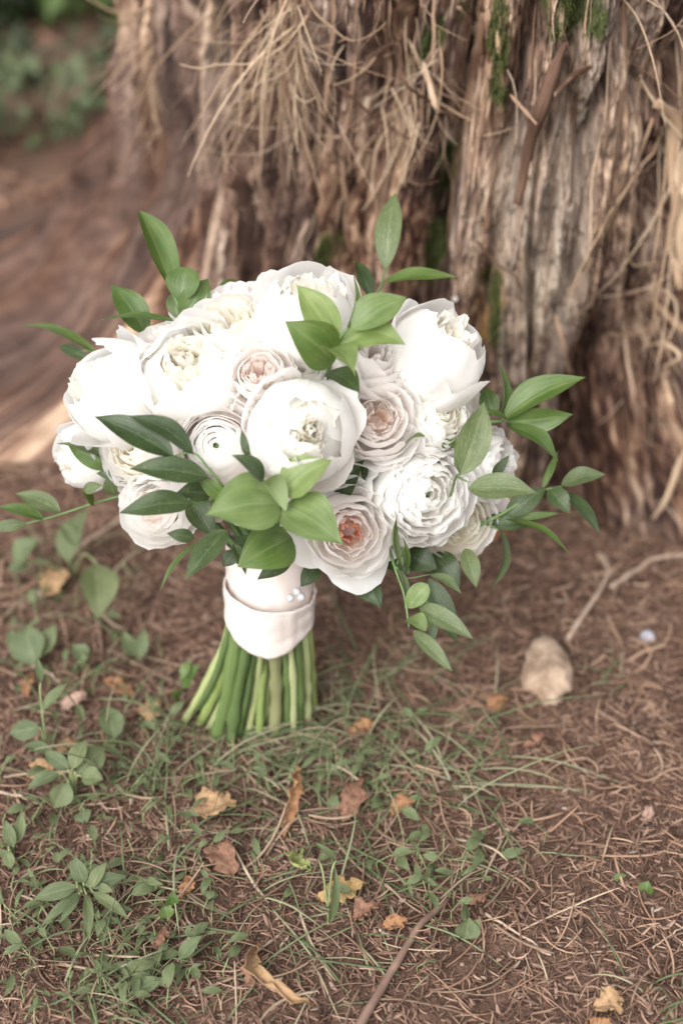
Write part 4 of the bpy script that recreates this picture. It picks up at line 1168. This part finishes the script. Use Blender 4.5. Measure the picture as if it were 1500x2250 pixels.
    o = link('dry_leaf' if m != 'limp' else 'limp_pod', raw_mesh('dry_leaf', V, F, True, UV), M[m], None, tuple(c))
    mo = o.modifiers.new('thickness', 'SOLIDIFY'); mo.thickness = .0005
    tag(o, lab, 'leaf' if m != 'limp' else 'pod', 'dry fallen leaves on the soil' if m != 'limp' else None)

# twigs
M['twig'] = simple('twig_brown', (0.13, 0.08, 0.06), (0.26, 0.17, 0.13), 60, .85, .5, (1, 1, 1))
M['twig_pale'] = simple('twig_pale', (0.30, 0.215, 0.16), (0.48, 0.37, 0.285), 60, .8, .4)
for pts, rp, m, lab in (
    ([(780, 2290), (840, 2180), (880, 2110), (925, 2040), (985, 1975)], 19, 'twig', 'thick brown twig running up from the bottom edge'),
    ([(1065, 2015), (1130, 2060), (1208, 2112)], 6, 'twig_pale', 'straight pale twig on bare soil right of the thick twig'),
    ([(1245, 1415), (1290, 1350), (1330, 1285), (1335, 1260), (1310, 1220)], 11, 'twig_pale', 'pale bent twig above the stone'),
    ([(1340, 1300), (1385, 1270), (1430, 1238), (1510, 1228)], 9, 'twig_pale', 'curved root end reaching the right edge below the trunk'),
    ([(170, 1215), (225, 1180), (290, 1130)], 10, 'twig_pale', 'brown stick behind the broad weeds under the flowers on the left'),
    ([(430, 1225), (480, 1250), (520, 1270)], 8, 'twig', 'short stick half hidden behind the ribbon'),
    ([(66, 1465), (100, 1480), (132, 1505)], 6, 'twig_pale', 'short pale twig below the notched weed on the left'),
    ([(235, 1430), (310, 1470), (382, 1515)], 4, 'twig', 'thin straight twig pointing at the cut stems'),
    ([(-10, 1752), (45, 1762), (92, 1775)], 7, 'twig_pale', 'pale broken twig at the left edge'),
    ([(215, 1365), (222, 1410), (225, 1455)], 8, 'twig', 'reddish upright stalk in the middle of the left weeds'),
    ([(275, 1960), (272, 2010), (280, 2060)], 5, 'twig', 'short brown stick among the weeds at the lower left'),
    ([(1230, 1720), (1300, 1690), (1360, 1650)], 4, 'twig', 'thin brown twig lying right of the grass tuft'),
    ([(1430, 2100), (1470, 2070), (1500, 2050)], 4, 'twig_pale', 'thin pale twig by the right edge'),
    ([(1370, 1900), (1400, 1830), (1450, 1800)], 4, 'twig', 'dark thin twig near the right edge')):
    q = []
    for (px, py) in pts:
        mm = px_m(px, py); q.append(gz(G(px, py), rp * mm * .5 + .0035))
    C = spline(q, 22); c0 = C[0].copy(); mm = px_m(*pts[0])
    C = C + np.stack([noise(np.linspace(0, 5, 22), 0 * C[:, 0] + i + rp, 4) for i in range(3)], -1) * .0018
    rd = rp * mm * .55 * np.linspace(1.05, .7, 22) * (1 + .14 * noise(np.linspace(0, 8, 22), 0 * C[:, 0] + rp, 9))
    o = link('twig', capped_tube('twig', C - c0, rd, 8), M[m], None, tuple(c0)); tag(o, lab, 'twig', 'twigs on the soil')


# stones
def stone(name, px, py, wpx, hpx, mat, label, seed, sink=.3):
    g = G(px, py); mm = px_m(px, py)
    th = np.linspace(0.001, math.pi - .001, 26)[None, :]; az = np.linspace(0, 2 * math.pi, 41)[:-1][:, None]
    x = np.sin(th) * np.cos(az); y = np.sin(th) * np.sin(az); z = np.cos(th) + 0 * az
    r = 1 + .22 * noise(x * 1.3 + seed, y * 1.3 + z * .8, seed) + .09 * noise(x * 3.2 + z, y * 3.2 + seed, seed + 1) + .06 * noise(x * 6 + z * 3, y * 6 + seed, seed + 2) + .03 * noise(x * 14 + z * 6, y * 14 + z * 4, seed + 4)
    V = np.stack([x * r * wpx * mm / 2, y * r * hpx * mm * .62, z * r * wpx * mm * .34], -1)
    o = link(name, raw_mesh(name, V.reshape(-1, 3), grid_faces(40, 26, True)), mat, None, tuple(gz(g, wpx * mm * .40 * (1 - 2 * sink))))
    tag(o, label, 'stone')


M['stone'] = simple('stone_tan', (0.17, 0.105, 0.07), (0.50, 0.38, 0.28), 48, .95, 1.0)
M['stone2'] = simple('stone_grey', (0.30, 0.30, 0.34), (0.45, 0.45, 0.5), 90, .7, .4)
stone('stone', 1200, 1490, 112, 150, M['stone'], 'fist sized pale tan stone lying on the needles right of the bouquet', 3)
stone('pebble', 1420, 1405, 30, 30, M['stone2'], 'small blue grey pebble near the right edge above the stone', 9)

# loose petal caught on the bark
ph0, z0 = T(1003, 643)
c = on_trunk(np.array(ph0), np.array(z0), .010)
V, F, UV = leaf_mesh(np.array((-.0022, -.001, -.001)), np.array((.0024, 0, .0012)), .0042, np.array((math.sin(ph0), -math.cos(ph0), .5)), bulge=.2, nu=7, nv=9, acum=0, shape=.5)
tag(link('loose_petal', raw_mesh('loose_petal', V, F, True, UV), M['white'], None, tuple(c)), 'tiny white petal caught on the bark above the bouquet', 'petal')


# weeds
def weed(px, py, leaves, label, name='weed', mat='weed', stemc=None):
    """leaves: (bx,by,tx,ty,wpx,height of base m,height of tip m). Stems run from the root to each leaf base"""
    root_p = gz(G(px, py)); root = link(name, None, None, None, tuple(root_p))
    tag(root, label, 'weed', 'green weeds on the soil')
    for (bx, by, tx, ty, wp, hb, ht) in leaves:
        b_ = G(bx, by, hb); t_ = G(tx, ty, ht); mm = px_m(bx, by)
        up_ = nrm(np.array((r3.normal() * .3, -.55 + r3.normal() * .2, 1)))
        V, F, UV = leaf_mesh(b_, t_, wp * mm, up_, fold=.3, bulge=.1, shape=.42, twist=r3.uniform(-.4, .4))
        link('leaf', raw_mesh('leaf', V - root_p, F, True, UV), M[mat], root)
        m_ = (root_p + b_) / 2 + np.array((0, 0, .35 * abs(hb)))
        link('stem', capped_tube('stem', spline([root_p - (0, 0, .004), m_, b_], 9) - root_p, np.linspace(.0011, .0007, 9), 5), M['weedstem'], root)


M['weedstem'] = simple('weed_stem', (0.16, 0.20, 0.09), (0.27, 0.29, 0.15), 80, .6)
weed(160, 1270, [(150, 1235, 195, 1115, 74, .03, .05), (60, 1240, 20, 1250, 40, .02, .02), (35, 1240, 85, 1180, 60, .03, .05), (215, 1240, 215, 1360, 82, .05, .03), (170, 1200, 130, 1150, 30, .04, .05)],
     'broad leaved weed behind the left flowers, blurred by distance')
weed(75, 1460, [(75, 1460, 60, 1372, 84, .015, .035), (95, 1440, 120, 1370, 40, .02, .035), (40, 1440, 25, 1380, 30, .02, .03)], 'notched weed leaf by the left edge below the broad leaved weed')
weed(300, 1430, [(292, 1440, 270, 1385, 34, .01, .03), (305, 1448, 320, 1380, 34, .01, .03)], 'small weed with two leaves in a V on bare soil')
weed(185, 1480, [(190, 1450, 160, 1415, 40, .02, .03), (175, 1455, 195, 1445, 30, .02, .025)], 'low weed between the notched weed and the V shaped one')
weed(245, 1640, [(250, 1625, 235, 1550, 56, .02, .03), (238, 1600, 270, 1570, 30, .02, .03)], 'single broad weed leaf left of the cut stems')
weed(110, 1690, [(88, 1600, 20, 1610, 44, .045, .04), (95, 1560, 150, 1500, 24, .06, .075), (90, 1500, 82, 1440, 16, .08, .1), (112, 1650, 50, 1640, 30, .03, .03)], 'tall thin weed with an upright stalk at the left')
weed(165, 1760, [(170, 1700, 230, 1640, 60, .03, .035), (150, 1720, 118, 1775, 52, .03, .015), (180, 1705, 228, 1712, 44, .03, .03), (130, 1700, 60, 1735, 36, .03, .025), (150, 1690, 100, 1650, 34, .03, .035), (185, 1780, 190, 1810, 44, .012, .008), (160, 1690, 190, 1625, 40, .035, .045)],
     'bushy weed with round leaves on the left')
weed(30, 1880, [(30, 1860, 12, 1800, 30, .02, .035), (40, 1850, 48, 1780, 26, .02, .035), (20, 1870, 25, 1910, 28, .02, .01), (5, 1860, -20, 1830, 26, .02, .03)], 'weed with narrow leaves cut off by the left edge')
weed(180, 1960, [(170, 1950, 75, 1975, 40, .025, .02), (185, 1945, 280, 1925, 34, .03, .03), (180, 1960, 88, 2040, 24, .02, .012), (190, 1965, 195, 2070, 24, .02, .012), (205, 1960, 285, 2020, 26, .02, .012), (185, 1940, 165, 1880, 38, .03, .045), (200, 1950, 235, 1895, 30, .03, .04), (215, 1945, 250, 1960, 20, .03, .03), (175, 1965, 130, 2030, 20, .02, .015)],
     'sprawling weed with long pointed leaves at the lower left')
weed(325, 1965, [(322, 1955, 305, 1925, 34, .012, .022), (330, 1955, 345, 1922, 34, .012, .022)], 'two lobed clover leaf right of the sprawling weed', 'clover')
weed(372, 2020, [(370, 2018, 362, 1985, 34, .012, .02), (375, 1990, 382, 1958, 30, .02, .03)], 'dark green clover leaf below the two lobed one', 'clover', 'leaf_mid')
weed(410, 2090, [(395, 2105, 445, 2055, 34, .012, .025), (420, 2060, 415, 2030, 20, .02, .03)], 'upright lone weed leaf among the straw')
weed(330, 2170, [(300, 2175, 360, 2150, 36, .008, .015), (345, 2160, 362, 2145, 26, .012, .018)], 'pale low weed leaf near the bottom edge')
weed(720, 1990, [(722, 2030, 735, 1900, 24, .006, .045), (700, 1890, 745, 1870, 20, .03, .04), (738, 1890, 690, 1850, 16, .035, .05)], 'upright blade leaved weed right of the limp pod')
weed(1025, 2050, [(1020, 2062, 1030, 2015, 60, .008, .02), (1035, 2045, 1052, 2020, 30, .01, .018)], 'round green weed leaf right of the thick twig')
weed(1360, 1930, [(1345, 1932, 1376, 1922, 18, .006, .010)], 'tiny dark green sliver leaf on bare soil at the right', 'seedling', 'leaf_mid')
weed(1420, 1955, [(1415, 1962, 1424, 1935, 36, .006, .014)], 'tiny round green leaf on bare soil at the right', 'seedling', 'leaf_mid')
weed(400, 1520, [(395, 1535, 375, 1520, 26, .01, .02), (405, 1510, 440, 1460, 44, .03, .05), (400, 1490, 420, 1450, 24, .04, .05)], 'small fresh green weed touching the cut stems on the left', 'weed', 'leaf_mid')
weed(730, 1775, [(728, 1780, 738, 1745, 26, .008, .015)], 'tiny grey green leaf behind the dull brown leaf', 'seedling')

# grass
M['grass'] = ramp_attr('grass_blade', 'rnd', [(0, (0.085, 0.115, 0.05)), (.4, (0.15, 0.185, 0.09)), (.7, (0.25, 0.265, 0.155)), (1, (0.38, 0.34, 0.225))], .55, .3, 0, .15)


def tuft(px, py, n, Lr, lean, label, seed, spread=.012, low=.35, width=.00115):
    q = np.random.default_rng(seed); K = 9; n = int(n * .72)
    c = gz(G(px, py)); Cs = []
    for k in range(n):
        a = R_(lean[0] + q.normal() * lean[1]); L = q.uniform(*Lr)
        e = R_(q.uniform(20, 75)) * low * 2; p = np.array((q.normal() * spread, q.normal() * spread, 0.0)); pts = [p]
        e0 = e
        for i in range(K - 1):
            a += q.normal() * .05; e0 -= q.uniform(.05, .22)
            p = p + np.array((math.cos(a) * math.cos(e0), math.sin(a) * math.cos(e0), math.sin(e0))) * L / (K - 1)
            p[2] = max(p[2], .004); pts.append(p.copy())
        Cs.append(pts)
    C = np.array(Cs); rd = q.uniform(.5, 1.1, n)[:, None] * width * np.array([.9, 1, 1, 1, .95, .85, .7, .5, .15])[None]
    V, F = tubes(C, rd, 4, .3)
    o = link('grass_tuft', None, None, None, tuple(c)); tag(o, label, 'grass', 'grass tufts on the soil')
    tag(link('blades', raw_mesh('grass_blades', V, F, True, None, {'rnd': np.repeat(q.uniform(0, 1, n), K * 4)}), M['grass'], o), kind='stuff')


tuft(1000, 1735, 34, (.04, .13), (100, 110), 'spreading tuft of green grass right of the stems', 1)
tuft(700, 1640, 42, (.05, .12), (175, 40), 'bent green grass hugging the front of the cut stems', 2, .014, .22)
tuft(330, 1760, 32, (.03, .10), (95, 70), 'upright grass tuft left of the broad tan leaf', 3, .012, .6)
tuft(860, 1500, 32, (.05, .12), (40, 120), 'blurred wispy grass behind the hanging leaf spray', 4, .03, .3)
tuft(790, 1640, 20, (.05, .13), (60, 100), 'thin grass stalks just right of the cut stems', 5, .02, .45)
tuft(640, 2130, 22, (.05, .12), (150, 120), 'straggly grass near the hook shaped leaf', 6, .03, .25)
tuft(870, 1960, 26, (.05, .13), (220, 90), 'yellowing grass lying along the thick twig', 7, .03, .22)
tuft(450, 1700, 20, (.04, .10), (80, 100), 'sparse grass in front of the cut stems on the left', 8, .03, .5)
tuft(230, 2180, 20, (.03, .08), (60, 120), 'short grass tuft in the lower left corner', 9, .02, .45)
tuft(1430, 2235, 14, (.03, .06), (90, 90), 'short grass tuft in the lower right corner', 10, .012, .6)
tuft(1330, 1490, 12, (.02, .05), (90, 120), 'faint grass tuft between stone and right edge', 12, .012, .3)
tuft(250, 1310, 20, (.03, .09), (60, 120), 'blurred grass around the broad leaved weed', 13, .04, .4)
tuft(520, 1880, 22, (.04, .11), (20, 140), 'wispy grass beside the crumpled brown leaf', 14, .04, .2)
tuft(1000, 1900, 26, (.02, .07), (20, 140), 'pale matted grass in the middle of the soil', 15, .03, .3)

tuft(560, 1655, 40, (.04, .10), (10, 60), 'green grass in front of the middle cut stems', 16, .02, .28)
tuft(760, 1560, 34, (.04, .11), (120, 110), 'shadowed grass behind the stems on the right', 17, .03, .35)
tuft(940, 1570, 30, (.05, .13), (70, 120), 'long blurred grass stalks below the hanging spray', 18, .035, .4)
tuft(300, 1660, 30, (.04, .09), (100, 90), 'thin upright grass between round weed and cut stems', 19, .03, .7)
tuft(130, 1560, 24, (.03, .09), (70, 110), 'grass around the tall thin weed', 20, .03, .5)
tuft(90, 1980, 26, (.03, .09), (60, 120), 'grass behind the sprawling weed at the left', 21, .035, .45)
tuft(330, 2060, 26, (.03, .08), (60, 140), 'grass below the clover leaves', 22, .035, .4)
tuft(700, 1820, 26, (.04, .10), (150, 120), 'loose grass around the narrow rolled leaf', 23, .045, .25)
tuft(840, 1700, 30, (.04, .12), (170, 110), 'loose grass between the cut stems and the spreading tuft', 24, .035, .3)
tuft(400, 1850, 24, (.03, .09), (30, 140), 'loose grass left of the crumpled brown leaf', 25, .04, .3)
tuft(50, 1330, 22, (.04, .09), (60, 110), 'blurred grass at the left edge below the trailing stem', 26, .04, .5)
tuft(120, 2200, 24, (.03, .08), (60, 140), 'grass at the bottom edge on the left', 27, .04, .35)

# creeping ground cover too small to count, and needles fallen over the leaves
q = np.random.default_rng(44)
cw = [(120, 1620, 110, 110), (200, 1900, 110, 90), (330, 1700, 70, 80), (90, 2020, 80, 80), (420, 1960, 90, 80), (120, 1380, 110, 90), (330, 2080, 90, 60), (640, 1690, 130, 40), (980, 1930, 80, 60), (860, 1720, 90, 50), (250, 2180, 120, 40)]
Vs, Fs, UVs, Cs, off = [], [], [], [], 0
for k in range(460):
    a = cw[q.integers(len(cw))]; g = gz(G(a[0] + q.normal() * a[2], a[1] + q.normal() * a[3]))
    if in_trunk(g[0], g[1]) or np.hypot(g[0] - BQ[0], g[1] - BQ[1]) < .035: continue
    an = q.uniform(0, 6.28); h = q.uniform(.003, .022); dv = np.array((math.cos(an), math.sin(an), 0))
    b_ = g + np.array((0, 0, h)) + dv * q.uniform(0, .01); L = q.uniform(.005, .017)
    V, F, UV = leaf_mesh(b_, b_ + dv * L + np.array((0, 0, q.uniform(-.3, .5) * L)), L * q.uniform(.22, .6), nrm(q.normal(size=3) * .35 + np.array((0, -.2, 1))), fold=.35, bulge=.12, nu=3, nv=6, shape=q.uniform(.38, .55))
    Vs.append(V); Fs.append(F + off); UVs.append(UV); off += len(V); Cs.append(np.array([g - (0, 0, .003), g + np.array((0, 0, h * .6)) - dv * .001, b_]))
tag(link('creeping_weeds', raw_mesh('creeping_weeds', np.vstack(Vs), np.vstack(Fs), True, np.vstack(UVs)), M['weed']), 'tiny creeping green weeds scattered over the litter', 'weeds', kind='stuff')
V, F = tubes(np.array(Cs), np.full((len(Cs), 3), .00045), 3)
tag(link('creeping_weed_stems', raw_mesh('creeping_weed_stems', V, F), M['weedstem']), 'thin stalks of the tiny creeping weeds', 'weeds', kind='stuff')
n = 900
xy = cluster([(450, 1850, 260, 180), (700, 1900, 220, 180), (150, 1650, 150, 180), (300, 1550, 150, 80), (900, 1800, 200, 200), (1200, 1560, 120, 80), (1330, 2200, 120, 80)], n, r2)
litter('fallen_needles', xy, r2.uniform(.008, .026, n), r2.uniform(.0003, .0007, n), r2.uniform(.003, .009, n), .4, brown, 'loose needles fallen over the leaves and weeds', 5)

# shrubs far behind on the left
def shrub(x, y, rx, ry, h, n, leaf, mat, label, seed):
    q = np.random.default_rng(seed); c = gz((x, y)); root = link('shrub', None, None, None, tuple(c)); tag(root, label, 'shrub', 'shrubs behind the tree')
    d = nrm(q.normal(size=(n, 3))) * (q.uniform(.25, 1, n) ** .6)[:, None]
    clump = 1 + .35 * noise(d[:, 0] * 2.2 + seed, d[:, 1] * 2.2 + d[:, 2], seed)
    p = d * clump[:, None] * np.array((rx, ry, h / 2)) + np.array((0, 0, h * .52)); p[:, 2] = np.maximum(p[:, 2], .01)
    dr = nrm(d + q.normal(size=(n, 3)) * .7); up_ = nrm(q.normal(size=(n, 3)) * .6 + np.array((0, -.2, 1))); s_ = nrm(np.cross(dr, up_)); L = (q.uniform(.6, 1.3, n) * leaf)[:, None]
    nn_ = np.cross(s_, dr)
    V = np.stack([p, p + dr * L * .5 + s_ * L * .26 + nn_ * L * .06, p + dr * L, p + dr * L * .5 - s_ * L * .26 + nn_ * L * .06], 1).reshape(-1, 3)
    F = np.arange(n * 4).reshape(-1, 4); UV = np.tile(np.array(((.5, 0), (1, .5), (.5, 1), (0, .5))), (n, 1))
    tag(link('foliage', raw_mesh('foliage', V, F, False, UV), M[mat], root), kind='stuff')
    for k in range(7):
        e = np.array((q.normal() * rx * .5, q.normal() * ry * .5, h * q.uniform(.6, .95)))
        link('stem', capped_tube('stem', spline([(0, 0, -.01), e * .5 + np.array((0, 0, h * .08)), e], 8), np.linspace(.006, .002, 8), 5), M['twig'], root)


shrub(-.46, 2.12, .11, .09, .11, 170, .030, 'weed', 'grey green low plant beyond the root, blurred', 1)
shrub(-.355, 2.28, .08, .08, .11, 170, .030, 'bush', 'small green plant close behind the trunk edge', 2)
shrub(-.60, 1.98, .10, .08, .12, 230, .032, 'weed', 'pale green low plant at the left edge above the root', 3)
shrub(-.56, 2.33, .07, .07, .09, 200, .03, 'bush', 'muted green plant under the shrub coloured as deep shade', 5)
shrub(-.48, 2.72, .20, .14, .22, 420, .045, 'leaf_mid', 'bright green shrub beside the trunk at the top of the picture', 6)
shrub(-.70, 2.66, .17, .16, .36, 2600, .045, 'shade', 'shrub coloured nearly black for deep shade in the top left corner', 4)  # dark background shade drawn as near-black foliage
shrub(-.45, 3.7, .5, .3, .7, 3500, .05, 'shade', 'shrub coloured dark for deep shade, mostly hidden by the trunk', 7)
